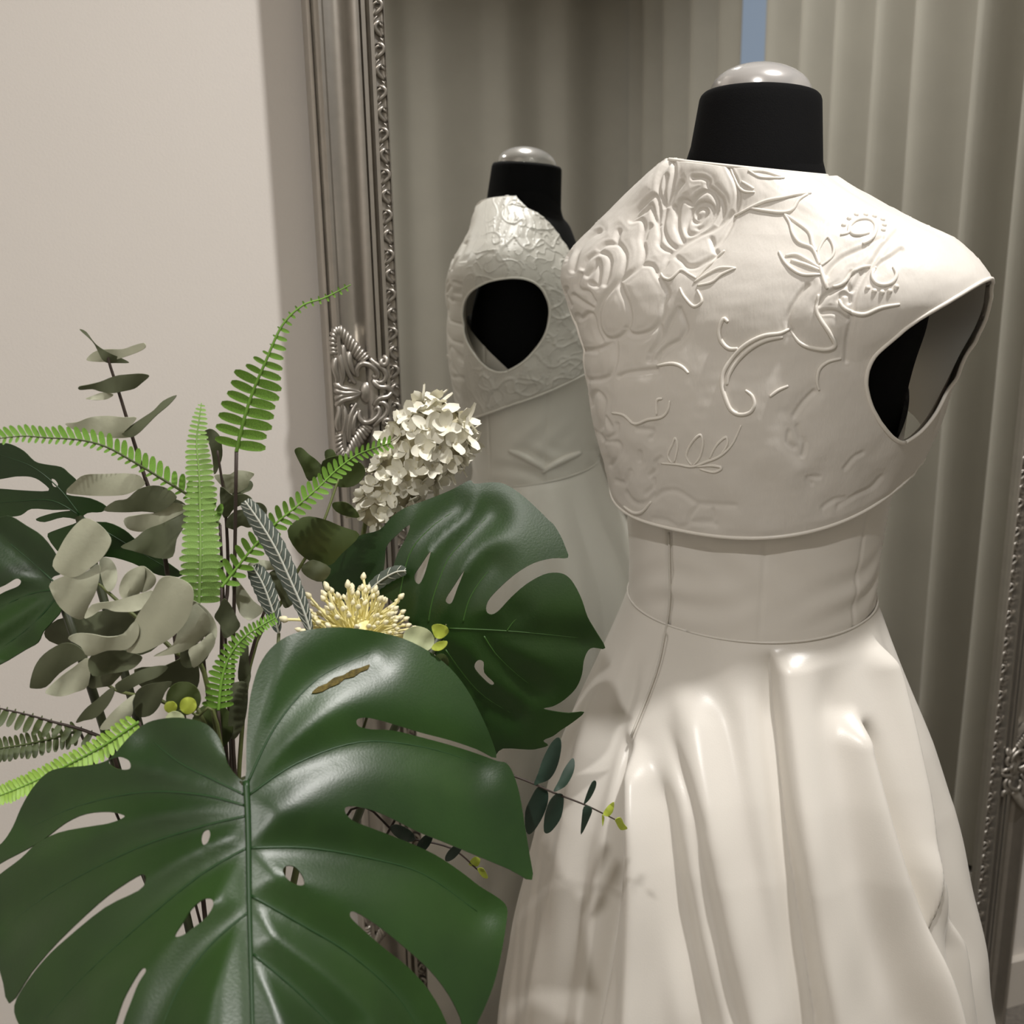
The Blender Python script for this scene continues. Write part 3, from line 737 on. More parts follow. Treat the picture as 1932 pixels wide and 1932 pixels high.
# armholes (side view: v across, z up) and the front V
ARM = cr([(0.026, 1.122), (.056, 1.140), (.074, 1.170), (.076, 1.200), (.062, 1.228), (.028, 1.246), (-.012, 1.250), (-.038, 1.238), (-.048, 1.208), (-.038, 1.170), (-.008, 1.136)], 6, True)
ARM = np.array(ARM)
def pip(x, y, poly):
    x = np.asarray(x); ins = np.zeros(x.shape, bool); n = len(poly); j = n - 1
    for i in range(n):
        xi, yi = poly[i][0], poly[i][1]; xj, yj = poly[j][0], poly[j][1]
        c = ((yi > y) != (yj > y)) & (x < (xj - xi) * (y - yi) / (yj - yi + 1e-15) + xi)
        ins ^= c; j = i
    return ins
def cut(u, v, z):
    arm = pip(v, z, ARM) & (np.abs(u) > .10)
    zu = z + u * (.05 + .11 * np.clip((z - 1.285) / .05, 0, 1))
    vee = (v < .014) & (zu > 1.346 + 1.1 * (v - .014)) & (np.abs(u) < .105)
    open_ = (v < 0) & (np.abs(u) < .006) & (z <= 1.2)
    return arm | vee | open_
def cut_mesh(name, Pts, u, v, z, material, smooth_n=14):
    nr, nc = u.shape
    uc = (u + np.roll(u, -1, 1)) / 2; vc = (v + np.roll(v, -1, 1)) / 2
    uc = (uc[:-1] + uc[1:]) / 2; vc = (vc[:-1] + vc[1:]) / 2; zc = (z[:-1] + z[1:]) / 2
    keep = ~cut(uc, vc, zc)
    idx = np.arange(nr * nc).reshape(nr, nc)
    a = idx[:-1]; b = np.roll(idx, -1, 1)[:-1]; c = np.roll(idx, -1, 1)[1:]; d = idx[1:]
    Fq = np.stack([a, b, c, d], -1)[keep]
    P_ = Pts.reshape(-1, 3).copy()
    # boundary loops are relaxed so that the cut edges run clean
    E = {}
    for f in Fq:
        for i in range(4):
            e = (int(f[i]), int(f[(i + 1) % 4])); k = e if e[0] < e[1] else e[::-1]
            E[k] = E.get(k, 0) + 1
    nb = {}
    for (i, j), n in E.items():
        if n == 1: nb.setdefault(i, []).append(j); nb.setdefault(j, []).append(i)
    edge_rows = set(idx[0].tolist()) | set(idx[-1].tolist())
    bl = [i for i in nb if i not in edge_rows and len(nb[i]) == 2]
    A0 = np.array([nb[i] for i in bl]); bl = np.array(bl)
    for _ in range(smooth_n):
        P_[bl] = P_[bl] * .4 + (P_[A0[:, 0]] + P_[A0[:, 1]]) * .3
    used = np.unique(Fq); mp = -np.ones(nr * nc, int); mp[used] = np.arange(len(used))
    o = mk(name, P_[used], mp[Fq].tolist(), material, bol)
    # ordered boundary loops for the bindings
    loops = []; seen = set()
    for st in bl.tolist():
        if st in seen: continue
        lp = [st]; seen.add(st); cur = st
        while True:
            nx = [q for q in nb.get(cur, []) if q not in seen]
            if not nx: break
            cur = nx[0]; seen.add(cur); lp.append(cur)
        if len(lp) > 60: loops.append(P_[lp])
    return o, loops
shell, loops = cut_mesh('shell', BPd, u, v, z, 'brocade', 16)
sl = (slice(None, None, 4), slice(None, None, 4))
li = BP - NB_ * .0028
lo, _ = cut_mesh('lining', li[::4, ::4], u[::4, ::4], v[::4, ::4], z[::4, ::4], 'lining', 6)
for lp in loops:
    if abs(np.linalg.norm(lp[0] - lp[-1])) < .02 and len(lp) < 900:
        pts = lp[::4]; mk('armhole_binding', *tube([*pts, pts[0]], .0017, 6), 'cord', bol)
hem = BPd[0]; mk('hem_binding', *tube(list(hem[::4]) + [hem[0]], .0017, 6), 'cord', bol)
kn = [p for p, vv_, uu_ in zip(BPd[-1], v[-1], u[-1]) if vv_ > .018]
i0 = int(np.argmax([np.linalg.norm(kn[i] - kn[i - 1]) for i in range(len(kn))]))
kn = kn[i0:] + kn[:i0]
mk('neckline_binding', *tube(kn[::4], .0015, 6), 'cord', bol)
shellbv = BVHTree.FromPolygons([tuple(p) for p in BPd[::2, ::2].reshape(-1, 3)], grid_faces(BPd[::2, ::2].shape[0], BPd[::2, ::2].shape[1]))
def on_bolero(x, y, lift):
    d = ray(x, y).normalized(); h = shellbv.ray_cast(CAM, d)
    if h[0] is None or (h[0].x - DX) * d.x + (h[0].y - DY) * d.y > .02: return None   # far side seen through the neck opening
    n = h[1] if h[1].dot(d) < 0 else -h[1]
    return h[0] + n * lift
for name, lab, r_, pls in CORDS:
    parts = []
    for pl in pls:
        pts = [on_bolero(x, y, r_ * .25) for x, y in cr(pl, 5)]; pts = [p for p in pts if p]
        if len(pts) < 3: continue
        n = len(pts)
        parts.append(tube(pts, [r_ * (.45 + .55 * math.sin(math.pi * min(1, max(0, (i + .5) / n))) ** .5) for i in range(n)], 7))
    if parts:
        o = mk(name, *join(parts), 'cord', bol); o['label'] = lab
def dots(c, xs):
    for x, y in xs:
        p = on_bolero(x, y, 0)
        if not p: continue
        Vd, Fd = [], []
        for a in range(4):
            ph_ = math.pi * (a + .5) / 4 - math.pi / 2
            for b in range(8):
                t = 2 * math.pi * b / 8; Vd.append(p + Vector((math.cos(t) * math.cos(ph_), math.sin(t) * math.cos(ph_), math.sin(ph_))) * .0021)
        Fd = grid_faces(4, 8) + [tuple(range(8)), tuple(range(24, 32))]
        mk('embroidered_dot', Vd, Fd, 'cord', bol)
dots('shoulder', B_((1410,700),(1460,640),(1525,605),(1610,605),(1690,620),(1765,650),(1780,700),(1770,745)))
dots('sleeve', B_((1630,1270),(1690,1300),(1760,1310),(1830,1300),(1890,1260)))

# ------------------------------------------------------------------ flowers and foliage in a vase
VX, VY, VZ = P(440, 1905, .70)
ped = empty('pedestal', (VX, VY, 0), 'white square pedestal under the flower vase', 'pedestal')
mk('plinth', *box(VX - .13, VX + .13, VY - .13, VY + .13, 0, .04), 'wood', ped, smooth=False)
mk('column', *box(VX - .11, VX + .11, VY - .11, VY + .11, .04, .37), 'wood', ped, smooth=False)
mk('top_slab', *box(VX - .135, VX + .135, VY - .135, VY + .135, .37, .40), 'wood', ped, smooth=False)
vs_ = lathe([(.001, .402), (.045, .402), (.060, .42), (.074, .48), (.070, .56), (.064, .63), (.061, .67), (.068, .695), (.065, .697), (.057, .67), (.058, .63), (.062, .56), (.062, .48), (.04, .43), (.001, .42)], VX, VY, 48)
tag(mk('vase', *vs_, 'vase'), 'cream ceramic vase holding the faux foliage on the pedestal', 'vase')
MOUTH = Vector((VX, VY, .66))
SLOTS = [(.031 * math.sqrt((i + .5) / 27) * math.cos(i * 2.39996), .031 * math.sqrt((i + .5) / 27) * math.sin(i * 2.39996)) for i in range(27)]
PERM = [10, 21, 15, 25, 9, 24, 3, 19, 7, 13, 5, 0, 23, 18, 26, 16, 4, 12, 14, 1, 17, 2, 6, 20, 22, 11, 8]
STEMS = []
def foot(k=0):
    sx, sy = SLOTS[PERM[k]]; return MOUTH + Vector((sx, sy, -.06))

def bez(p0, p1, n=8, sag=0.0, lift=.5):
    p0, p1 = Vector(p0), Vector(p1); out = []
    c = Vector((p0.x * .75 + p1.x * .25, p0.y * .75 + p1.y * .25, p0.z + (p1.z - p0.z) * lift))
    for i in range(n + 1):
        t = i / n; out.append(p0 * (1 - t) ** 2 + c * 2 * t * (1 - t) + p1 * t * t)
    return out

def leaf_geo(outline, depth, holes=(), grid=14, sub=3, sharp=False):
    ol = [tuple(q) for q in cr(outline, sub, True)] if not sharp else outline
    hs = [[tuple(q) for q in cr(h, 3, True)] for h in holes]
    pts = [Vector(p) for p in ol]; n = len(ol); edges = [(i, (i + 1) % n) for i in range(n)]
    for h in hs:
        k = len(pts); pts += [Vector(p) for p in h]; edges += [(k + i, k + (i + 1) % len(h)) for i in range(len(h))]
    A = np.array(ol); x0, y0 = A.min(0); x1, y1 = A.max(0)
    gx, gy = np.meshgrid(np.arange(x0 + grid * .5, x1, grid), np.arange(y0 + grid * .5, y1, grid))
    gx = gx + (np.arange(gx.shape[0])[:, None] % 2) * grid * .5
    gx, gy = gx.ravel(), gy.ravel()
    ins = pip(gx, gy, ol)
    for h in hs: ins &= ~pip(gx, gy, h)
    bd = np.array([tuple(p) for p in pts])
    gx, gy = gx[ins], gy[ins]
    if len(gx):
        dd = np.sqrt(((gx[:, None] - bd[None, :, 0]) ** 2 + (gy[:, None] - bd[None, :, 1]) ** 2).min(1)); k = dd > grid * .45
        pts += [Vector((a, b)) for a, b in zip(gx[k], gy[k])]
    vo, eo, fo, *_ = delaunay_2d_cdt([Vector((p[0], p[1])) for p in pts], edges, [], 0, 1e-5)
    vv = np.array([tuple(p) for p in vo]); tri = np.array([tuple(f) for f in fo if len(f) == 3])
    c = vv[tri].mean(1); k = pip(c[:, 0], c[:, 1], ol)
    for h in hs: k &= ~pip(c[:, 0], c[:, 1], h)
    tri = tri[k]; used = np.unique(tri); mp = -np.ones(len(vv), int); mp[used] = np.arange(len(used))
    return [P(x, y, float(depth(x, y))) for x, y in vv[used]], mp[tri][:, ::-1].tolist()

def line3(pts, depth, off=0.0, sub=5):
    return [P(x, y, float(depth(x, y)) - off) for x, y in cr(pts, sub)]

# --- monstera leaves
def monstera(name_label, outline, holes, depth, material, veins, vein_mat, ped_pts, k, vr=.0012, grid=13, midrib=None):
    e = empty('monstera_leaf', foot(k), name_label, 'leaf')
    bl = mk('blade', *leaf_geo(outline, depth, holes, grid), material, e, thick=.0009)
    for v_ in veins:
        p_ = line3(v_, depth, .0003); n = len(p_)
        mk('vein', *tube(p_, [vr * (1 - .7 * i / (n - 1)) for i in range(n)], 5), vein_mat, bl)
    if midrib:
        p_ = line3(midrib, depth, .0004); n = len(p_)
        mk('midrib', *tube(p_, [vr * 2.2 * (1 - .6 * i / (n - 1)) for i in range(n)], 6), vein_mat, bl)
    q = P(ped_pts[0], ped_pts[1], float(depth(*ped_pts)))
    STEMS.append((k, lambda f, q=q: bez(f, q, 10), .0035))
    mk('petiole', *tube(bez(foot(k), q, 10), .0035, 7), 'petiole', e)
    return e

VEIN1 = [[(470, 1500), (560, 1440), (680, 1400), (800, 1410), (900, 1440)], [(470, 1600), (580, 1600), (700, 1620), (800, 1650), (900, 1720)],
         [(474, 1690), (570, 1745), (660, 1800), (750, 1880), (800, 1960)], [(478, 1800), (560, 1870), (640, 1950)],
         [(462, 1500), (400, 1470), (340, 1440), (290, 1400)], [(462, 1520), (380, 1500), (270, 1495), (150, 1520), (60, 1560)],
         [(464, 1540), (380, 1560), (260, 1600), (120, 1670), (20, 1740)], [(466, 1600), (380, 1650), (270, 1740), (150, 1850), (80, 1930)],
         [(470, 1720), (400, 1780), (340, 1860), (300, 1950)], [(466, 1480), (520, 1370), (600, 1280), (700, 1230)]]
def d1(x, y):
    r = .592 - .135 * (y - 1470) / 600
    if x < 468: r += .060 * ((468 - x) / 470) ** 2.0
    else: r += .085 * ((x - 468) / 520) ** 1.25
    if y < 1480: r += .008 * ((1480 - y) / 295) ** 1.9
    # each side vein sits in a soft valley, the leaf puffs up between them
    dmn = 1e9
    for v_ in V1S:
        d_ = np.min(np.hypot(v_[:, 0] - x, v_[:, 1] - y)); dmn = min(dmn, d_)
    dm_ = abs(x - 468)
    dmn = min(dmn, dm_)
    r -= .006 * (1 - math.exp(-(dmn / 46) ** 2))
    return r
V1S = [np.array(cr(v_, 8)) for v_ in VEIN1]
OUT1 = [(463,1470),(465,1400),(470,1330),(478,1290),(490,1255),(510,1225),(540,1202),(580,1189),(640,1184),(700,1190),(760,1205),(810,1230),(850,1262),(880,1300),(905,1345),(925,1390),(936,1430),
 (900,1414),(850,1397),(800,1384),(760,1372),(720,1360),(690,1354),(673,1358),(676,1370),(700,1376),(740,1378),(790,1390),(850,1406),(900,1422),(938,1436),(955,1440),(968,1460),(980,1500),(990,1560),(998,1610),(1003,1660),
 (960,1640),(900,1615),(840,1590),(790,1570),(740,1545),(700,1528),(660,1521),(650,1530),(665,1548),(700,1562),(760,1585),(820,1612),(870,1645),(905,1672),(940,1694),(956,1712),(955,1740),(945,1800),(930,1860),(905,1920),(880,1960),
 (868,1920),(845,1875),(810,1830),(760,1785),(710,1745),(668,1720),(660,1728),(675,1745),(720,1785),(770,1825),(810,1870),(840,1925),(852,1980),(800,2040),(700,2090),(600,2110),(480,2130),(360,2100),(290,2040),(225,1985),
 (232,1935),(248,1890),(262,1855),(276,1832),(268,1828),(250,1855),(232,1890),(215,1940),(195,1990),(120,1990),(60,1960),(36,1932),(28,1897),(50,1855),(85,1810),(125,1772),(199,1712),(262,1680),(276,1660),(268,1650),(230,1672),(186,1705),(112,1775),(60,1835),(18,1893),
 (0,1830),(-45,1770),(-50,1720),(-20,1670),(0,1650),(40,1620),(70,1592),(112,1571),(168,1560),(205,1554),(232,1544),(233,1538),(205,1532),(162,1536),(124,1553),(80,1586),(37,1610),(0,1630),(-40,1660),(-30,1620),(5,1590),(25,1560),(40,1525),(60,1490),(85,1462),(110,1450),(160,1445),(195,1438),(215,1425),(240,1395),(270,1368),(300,1357),(340,1354),(380,1362),(400,1375),(415,1395),(424,1420),(430,1442),(445,1462)]
H1 = [[(380,1584),(384,1570),(394,1566),(397,1576),(392,1590),(384,1594)], [(330,1766),(346,1740),(362,1715),(384,1697),(400,1697),(402,1710),(388,1732),(368,1748),(346,1764)],
      [(533,1645),(540,1634),(556,1636),(570,1652),(574,1668),(562,1670),(544,1660)], [(205,1436),(225,1428),(244,1436),(246,1450),(228,1452),(212,1446)]]
m1 = monstera('largest glossy green monstera leaf with open slits in front of the vase', OUT1, H1, d1, 'mon', VEIN1, 'midrib', (462, 1472), 0, .0011, 12,
              [(464, 1474), (468, 1560), (470, 1700), (474, 1850), (480, 2090)])
bl1 = [c for c in m1.children if c.name.startswith('blade')][0]
# dried brown streak on the upper lobe
so = mk('brown_streak', *leaf_geo([(588, 1308), (600, 1296), (616, 1290), (630, 1279), (648, 1274), (662, 1265), (680, 1260), (697, 1254), (694, 1263), (680, 1268), (668, 1277), (650, 1281), (640, 1290), (622, 1297), (608, 1305)],
        lambda x, y: d1(x, y) - .0012, grid=5, sub=2), 'scar', bl1, thick=.0006)
so['label'] = 'dried brown streak'

S7 = lambda *p: C(500, 700, 2.76, p)
OUT2 = S7((1065,570),(1090,588),(1180,580),(1250,590),(1330,640),(1420,720),(1480,780),(1503,800),(1540,860),(1565,920),(1577,972),(1500,975),(1400,1000),(1300,1060),(1210,1140),(1160,1200),(1152,1250),(1180,1268),(1220,1245),(1280,1180),(1360,1110),(1450,1060),(1520,1050),(1570,1065),(1610,1110),(1650,1190),(1680,1280),(1720,1350),(1772,1442),(1710,1440),(1680,1460),(1660,1510),(1650,1580),(1620,1650),(1560,1710),(1500,1745),(1450,1757),(1500,1770),(1580,1780),(1662,1776),(1600,1830),(1540,1870),(1500,1900))
OUT2 += [(1025,1397), (1034, 1406), (1015, 1412), (999,1414), (949,1412), (930,1425), (895,1395), (862,1340), (842,1280), (815,1225), (770,1170), (735,1130), (690,1120), (650,1135), (620,1130), (607,1090), (618,1060), (640,1032), (680,1010), (716,1000), (740,975), (765,958), (800,945), (850, 925)]
H2 = [[(773,990),(766,1015),(750,1045),(739,1080),(735,1092),(722,1092),(726,1060),(729,1032),(746,1012)], S7((862,938),(848,1000),(830,1060),(805,1108),(782,1095),(780,1060),(812,1010)), S7((1037,1040),(1002,1130),(972,1207),(945,1205),(945,1180),(985,1118)), S7((1108,1506),(1138,1515),(1142,1570),(1192,1622),(1172,1632),(1118,1582),(1090,1540))]
V2 = [S7((850,1310),(870,1200),(910,1080),(960,970),(1050,870),(1170,750)), S7((960,1340),(1200,1350),(1400,1365),(1640,1390)), S7((1140,1380),(1200,1470),(1290,1560),(1390,1640)), S7((1030,1310),(1060,1200),(1110,1110),(1180,1020)), S7((690,1230),(750,960),(860,820),(1000,720)), S7((940,1450),(1050,1600),(1150,1700),(1280,1780)), S7((1260,1354),(1290,1310),(1310,1290))]
V2S = [np.array(cr(v_, 8)) for v_ in V2]
def d2(x, y):
    r = .790 - .00003 * (x - 830) + .045 * ((1190 - y) / 280 if y < 1190 else 0) ** 1.5 + .00002 * max(0, y - 1190)
    r += .025 * (max(0, 780 - x) / 170) ** 1.3
    dmn = min(np.min(np.hypot(v_[:, 0] - x, v_[:, 1] - y)) for v_ in V2S)
    return r - .005 * (1 - math.exp(-(dmn / 34) ** 2))
monstera('green monstera leaf with yellowish veins under the white flower spike', OUT2, H2, d2, 'mon', V2, 'vein', (830, 1195), 1, .0009, 12)

OUT3 = [(-30,838),(0,836),(20,838),(45,851),(65,870),(85,876),(115,881),(130,893),(145,908),(138,920),(125,933),(170,940),(200,955),(192,966),(165,968),(150,985),(200,985),(235,1000),(258,1020),(300,1050),(345,1085),(300,1085),(250,1062),(200,1050),(160,1062),(120,1050),(90,1012),(105,1000),(148,984),(120,976),(85,985),(68,979),(100,968),(140,962),(100,962),(60,960),(40,972),(15,976),(-30,985),(-30,922),(0,922),(40,925),(92,926),(80,910),(60,900),(30,899),(-30,903)]
H3 = [[(97,904),(104,905),(110,914),(106,919),(99,916)]]
V3 = [[(150, 970), (110, 920), (60, 880), (0, 858)], [(150, 972), (100, 945), (40, 945), (-20, 950)], [(150, 972), (220, 1015), (330, 1080)]]
monstera('monstera leaf with narrow fingers behind the pale eucalyptus', OUT3, H3, lambda x, y: .80 + .0001 * (150 - x) * .5, 'mon', V3, 'midrib', (150, 975), 2, .0008, 14)
OUT4 = [(-40,985),(0,976),(20,974),(50,992),(80,1012),(108,1050),(118,1080),(96,1092),(104,1122),(116,1150),(100,1172),(82,1192),(72,1212),(48,1226),(0,1254),(-40,1265)]
H4 = [[(-20,1118),(10,1104),(30,1092),(40,1096),(34,1106),(10,1116),(-15,1128)]]
V4 = [[(115, 1110), (60, 1060), (0, 1010)], [(115, 1112), (60, 1120), (-10, 1150)], [(110, 1125), (60, 1180), (0, 1225)]]
V4S = [np.array(cr(v_, 6)) for v_ in V4]
def d4(x, y):
    dmn = min(np.min(np.hypot(v_[:, 0] - x, v_[:, 1] - y)) for v_ in V4S)
    return .72 - .00035 * (y - 1100) * .4 + .0002 * (100 - x) * .3 - .007 * (1 - math.exp(-(dmn / 30) ** 2))
monstera('glossy monstera leaf with one slit beside the pale eucalyptus cluster', OUT4, H4, d4, 'mon', V4, 'midrib', (112, 1115), 3, .0009, 11)

# --- eucalyptus sprigs: every leaf is its own traced blade with tilt and cup
def euc(label, leaves, stem, k, stem_mat='stem_green', Y0=.74, r=.0016, cat='foliage'):
    e = empty('eucalyptus_sprig', foot(k), label, cat, None)
    rnd = random.Random(k * 13 + 5)
    for i, (ol, mt, *dy) in enumerate(leaves):
        A = np.array(ol, float); c = A.mean(0); size = max(20, np.ptp(A, axis=0).max())
        y_ = Y0 - .0035 * i + (dy[0] if dy else 0)
        gx, gy = rnd.uniform(-.35, .35), rnd.uniform(-.35, .35); cup = rnd.uniform(.05, .13) * rnd.choice((1, 1, -1)); tw = rnd.uniform(-.1, .1)
        mpp = y_ / FPX; fs_ = rnd.choice((1, 1, -1)); ph_ = rnd.uniform(0, 6)
        w_, ev_ = np.linalg.eigh(np.cov((A - c).T)); nx_ = ev_[:, 0]
        def dep(x, y, c=c, size=size, y_=y_, gx=gx, gy=gy, cup=cup, tw=tw, mpp=mpp, fs_=fs_, ph_=ph_, nx_=nx_):
            a, b = (x - c[0]) / size, (y - c[1]) / size
            b2_ = a * nx_[0] + b * nx_[1]
            return y_ + size * mpp * (.22 * fs_ * abs(b2_) + .05 * math.sin(9 * a + 7 * b + ph_) + gx * a + gy * b + cup * 2.2 * (a * a + b * b) + tw * 2 * a * b)
        mk('leaf', *leaf_geo(ol, dep, grid=max(8, size / 7), sub=3), mt, e, thick=.0006, other={'euc_pale': 'euc_dark', 'euc_dark': 'euc_pale'}.get(mt))
    sp_ = [P(x, y, yy) for x, y, yy in stem]
    STEMS.append((k, lambda f, sp_=sp_: [Vector(p) for p in cr([tuple(f), *[tuple(p) for p in sp_]], 6)], r * 1.25))
    pts = STEMS[-1][1](foot(k)); n = len(pts)
    mk('stem', *tube(pts, [r * (1.25 - .7 * i / n) for i in range(n)], 6), stem_mat, e)
    return e
F5 = lambda *p: C(0, 550, 2.76, p)
F6 = lambda *p: C(0, 1100, 2.76, p)
T3 = lambda *p: C(300, 740, 5.367, p)
T4 = lambda *p: C(300, 1060, 5.367, p)
Q5 = lambda *p: C(850, 1300, 4.83, p)
def disc(cx, cy, rx, ry, a=0, n=10):
    return [(cx + rx * math.cos(t) * math.cos(a) - ry * math.sin(t) * math.sin(a), cy + rx * math.cos(t) * math.sin(a) + ry * math.sin(t) * math.cos(a)) for t in [2 * math.pi * i / n for i in range(n)]]

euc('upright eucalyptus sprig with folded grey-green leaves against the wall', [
 (F5((460,340),(500,310),(560,300),(640,300),(700,280),(750,268),(758,290),(730,310),(680,330),(620,350),(560,365),(460,362)), 'euc_pale'),
 (F5((415,200),(450,210),(500,275),(570,320),(640,350),(672,372),(600,372),(555,370),(530,350),(510,310),(480,260)), 'euc_dark'),
 (F5((445,560),(490,540),(540,525),(590,535),(570,555),(530,565)), 'euc_pale'),
 (F5((412,495),(460,485),(520,470),(600,440),(680,430),(740,428),(778,440),(740,475),(700,505),(640,520),(580,530),(520,520),(480,508),(415,512)), 'euc_dark'),
 (F5((340,690),(400,680),(470,655),(560,648),(650,655),(710,655),(690,690),(640,740),(680,755),(640,762),(560,760),(480,740),(400,725)), 'euc_pale'),
 (F5((640,735),(680,700),(740,660),(800,620),(850,570),(920,540),(880,590),(820,640),(770,690),(720,740),(680,760),(640,745)), 'euc_dark'),
 (F5((345,1045),(390,990),(440,955),(540,950),(700,950),(750,985),(750,1010),(700,1040),(640,1060),(540,1065),(440,1060)), 'euc_pale'),
 (F5((740,1160),(820,1150),(900,1100),(990,1125),(940,1160),(860,1200),(780,1240),(720,1250),(660,1230),(650,1180)), 'euc_pale'),
 (F5((540,1140),(600,1090),(660,1080),(720,1030),(800,1010),(870,1025),(920,1070),(880,1120),(820,1150),(740,1145),(640,1150)), 'euc_dark'),
 (F5((630,1330),(700,1290),(760,1240),(840,1210),(910,1180),(980,1150),(960,1220),(920,1290),(900,1380),(830,1390),(760,1370),(690,1350)), 'euc_dark'),
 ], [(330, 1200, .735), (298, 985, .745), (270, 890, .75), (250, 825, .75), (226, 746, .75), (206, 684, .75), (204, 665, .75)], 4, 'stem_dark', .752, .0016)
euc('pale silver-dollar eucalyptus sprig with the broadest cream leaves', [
 (F5((520,1395),(570,1390),(605,1440),(610,1500),(590,1550),(560,1560),(530,1500)), 'euc_pale'),
 (F5((262,1520),(340,1480),(430,1470),(510,1420),(520,1470),(500,1560),(460,1640),(430,1705),(370,1690),(310,1640),(270,1570)), 'euc_pale'),
 (F5((275,1430),(310,1340),(350,1270),(400,1210),(450,1180),(520,1215),(575,1280),(570,1330),(530,1390),(470,1440),(410,1480),(345,1485)), 'euc_pale'),
 (F5((740,1430),(800,1470),(812,1510),(780,1550),(730,1565),(735,1500)), 'euc_pale'),
 (F5((620,1550),(640,1490),(680,1450),(750,1430),(752,1500),(735,1560),(690,1590),(640,1600)), 'euc_pale'),
 (F5((440,1700),(480,1630),(600,1610),(740,1570),(795,1560),(755,1640),(700,1667),(600,1667),(540,1650),(480,1690)), 'euc_pale'),
 (F5((1000,1610),(1060,1640),(1110,1700),(1132,1770),(1110,1840),(1080,1850),(1060,1760),(1030,1680)), 'euc_pale'),
 (F6((985,345),(1040,310),(1100,260),(1120,310),(1080,380),(1010,440),(990,390)), 'euc_pale'),
 (F5((800,1900),(900,1840),(930,1760),(1000,1620),(1040,1640),(1090,1700),(1090,1760),(1040,1820),(950,1875)), 'euc_pale'),
 (F6((355,290),(400,262),(480,265),(560,280),(640,265),(700,200),(725,230),(715,290),(660,345),(560,350),(460,380),(420,330)), 'euc_pale'),
 (F5((660,1860),(690,1750),(720,1680),(780,1590),(830,1500),(880,1482),(950,1500),(1000,1540),(1007,1610),(980,1700),(930,1770),(850,1830),(740,1880),(680,1880)), 'euc_pale'),
 (F5((950,1860),(1040,1830),(1090,1830),(1100,1860),(1060,1930),(980,1960),(940,1930)), 'euc_dark', .02),
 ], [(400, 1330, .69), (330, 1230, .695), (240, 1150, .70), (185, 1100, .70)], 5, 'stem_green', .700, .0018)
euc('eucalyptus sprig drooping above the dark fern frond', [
 (F6((700,450),(860,430),(1000,370),(1040,480),(1010,560),(900,540),(760,560)), 'euc_dark', .0),
 (F6((560,140),(700,110),(860,200),(820,330),(700,380),(560,360),(300,320),(230,260),(300,190),(420,170)), 'euc_dark', .045),
 (F6((155,530),(180,440),(230,370),(320,315),(390,320),(440,360),(455,390),(400,410),(310,470),(240,540),(170,548)), 'euc_dark'),
 (F6((465,430),(480,480),(560,470),(640,460),(600,510),(580,530),(540,540),(460,540)), 'euc_dark'),
 (F6((240,560),(300,500),(380,440),(465,390),(460,530),(390,570),(320,590),(250,580)), 'euc_pale'),
 (F6((460,400),(520,355),(620,345),(700,365),(742,390),(700,440),(640,462),(560,472),(480,482)), 'euc_dark'),
 (F6((700,590),(740,540),(810,520),(895,515),(860,570),(830,640),(780,690),(710,690)), 'euc_dark'),
 (F6((600,530),(660,490),(740,450),(830,430),(875,440),(820,490),(740,520),(660,560),(620,570)), 'euc_dark'),
 (F6((395,725),(440,660),(500,610),(580,545),(595,570),(560,640),(500,700),(440,715)), 'euc_dark'),
 (F6((520,760),(560,700),(620,640),(700,580),(690,620),(690,680),(640,740),(580,760)), 'euc_pale'),
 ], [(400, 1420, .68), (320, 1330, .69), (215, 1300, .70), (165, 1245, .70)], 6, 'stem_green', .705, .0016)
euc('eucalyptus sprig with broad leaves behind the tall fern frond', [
 (T3((420,430),(510,370),(590,410),(630,490),(642,640),(600,770),(560,830),(545,700),(520,560),(480,470)), 'euc_dark'),
 (T3((740,1030),(900,900),(952,930),(930,990),(860,1020),(800,1060)), 'euc_dark'),
 (T3((560,850),(640,830),(720,830),(800,790),(962,820),(920,890),(900,950),(830,1000),(740,1030),(640,950)), 'euc_pale'),
 (T3((620,960),(740,1040),(860,1030),(942,1080),(880,1120),(760,1180),(700,1260),(640,1240)), 'euc_dark'),
 (T3((680,1360),(700,1270),(780,1200),(880,1180),(960,1120),(1050,1130),(1095,1200),(1060,1290),(980,1350),(900,1370),(830,1350),(770,1390),(720,1380)), 'euc_dark'),
 (T3((20,1100),(150,1080),(260,1130),(300,1230),(220,1340),(60,1420),(0,1300)), 'euc_dark', .02),
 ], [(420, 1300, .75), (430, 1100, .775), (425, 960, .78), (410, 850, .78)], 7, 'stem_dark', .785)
euc('olive green eucalyptus sprig with one broad leaf below the white flower', [
 (T3((1375,580),(1440,560),(1520,630),(1600,690),(1680,790),(1620,840),(1520,900),(1450,760),(1390,640)), 'euc_olive', .03),
 (T3((1680,600),(1760,580),(1800,680),(1750,770),(1700,720)), 'euc_olive', .03),
 (S7((350,690),(400,680),(450,700),(492,760),(430,757),(370,730)), 'euc_olive'),
 (S7((300,470),(400,440),(500,480),(520,540),(460,600),(370,600),(300,560)), 'euc_olive', .03),
 (S7((117,830),(200,760),(300,770),(400,810),(492,852),(400,950),(340,1010),(260,1000),(170,940)), 'euc_olive', -.01),
 ], [(460, 1330, .74), (540, 1120, .77), (600, 1010, .78), (640, 900, .80)], 8, 'stem_green', .79)
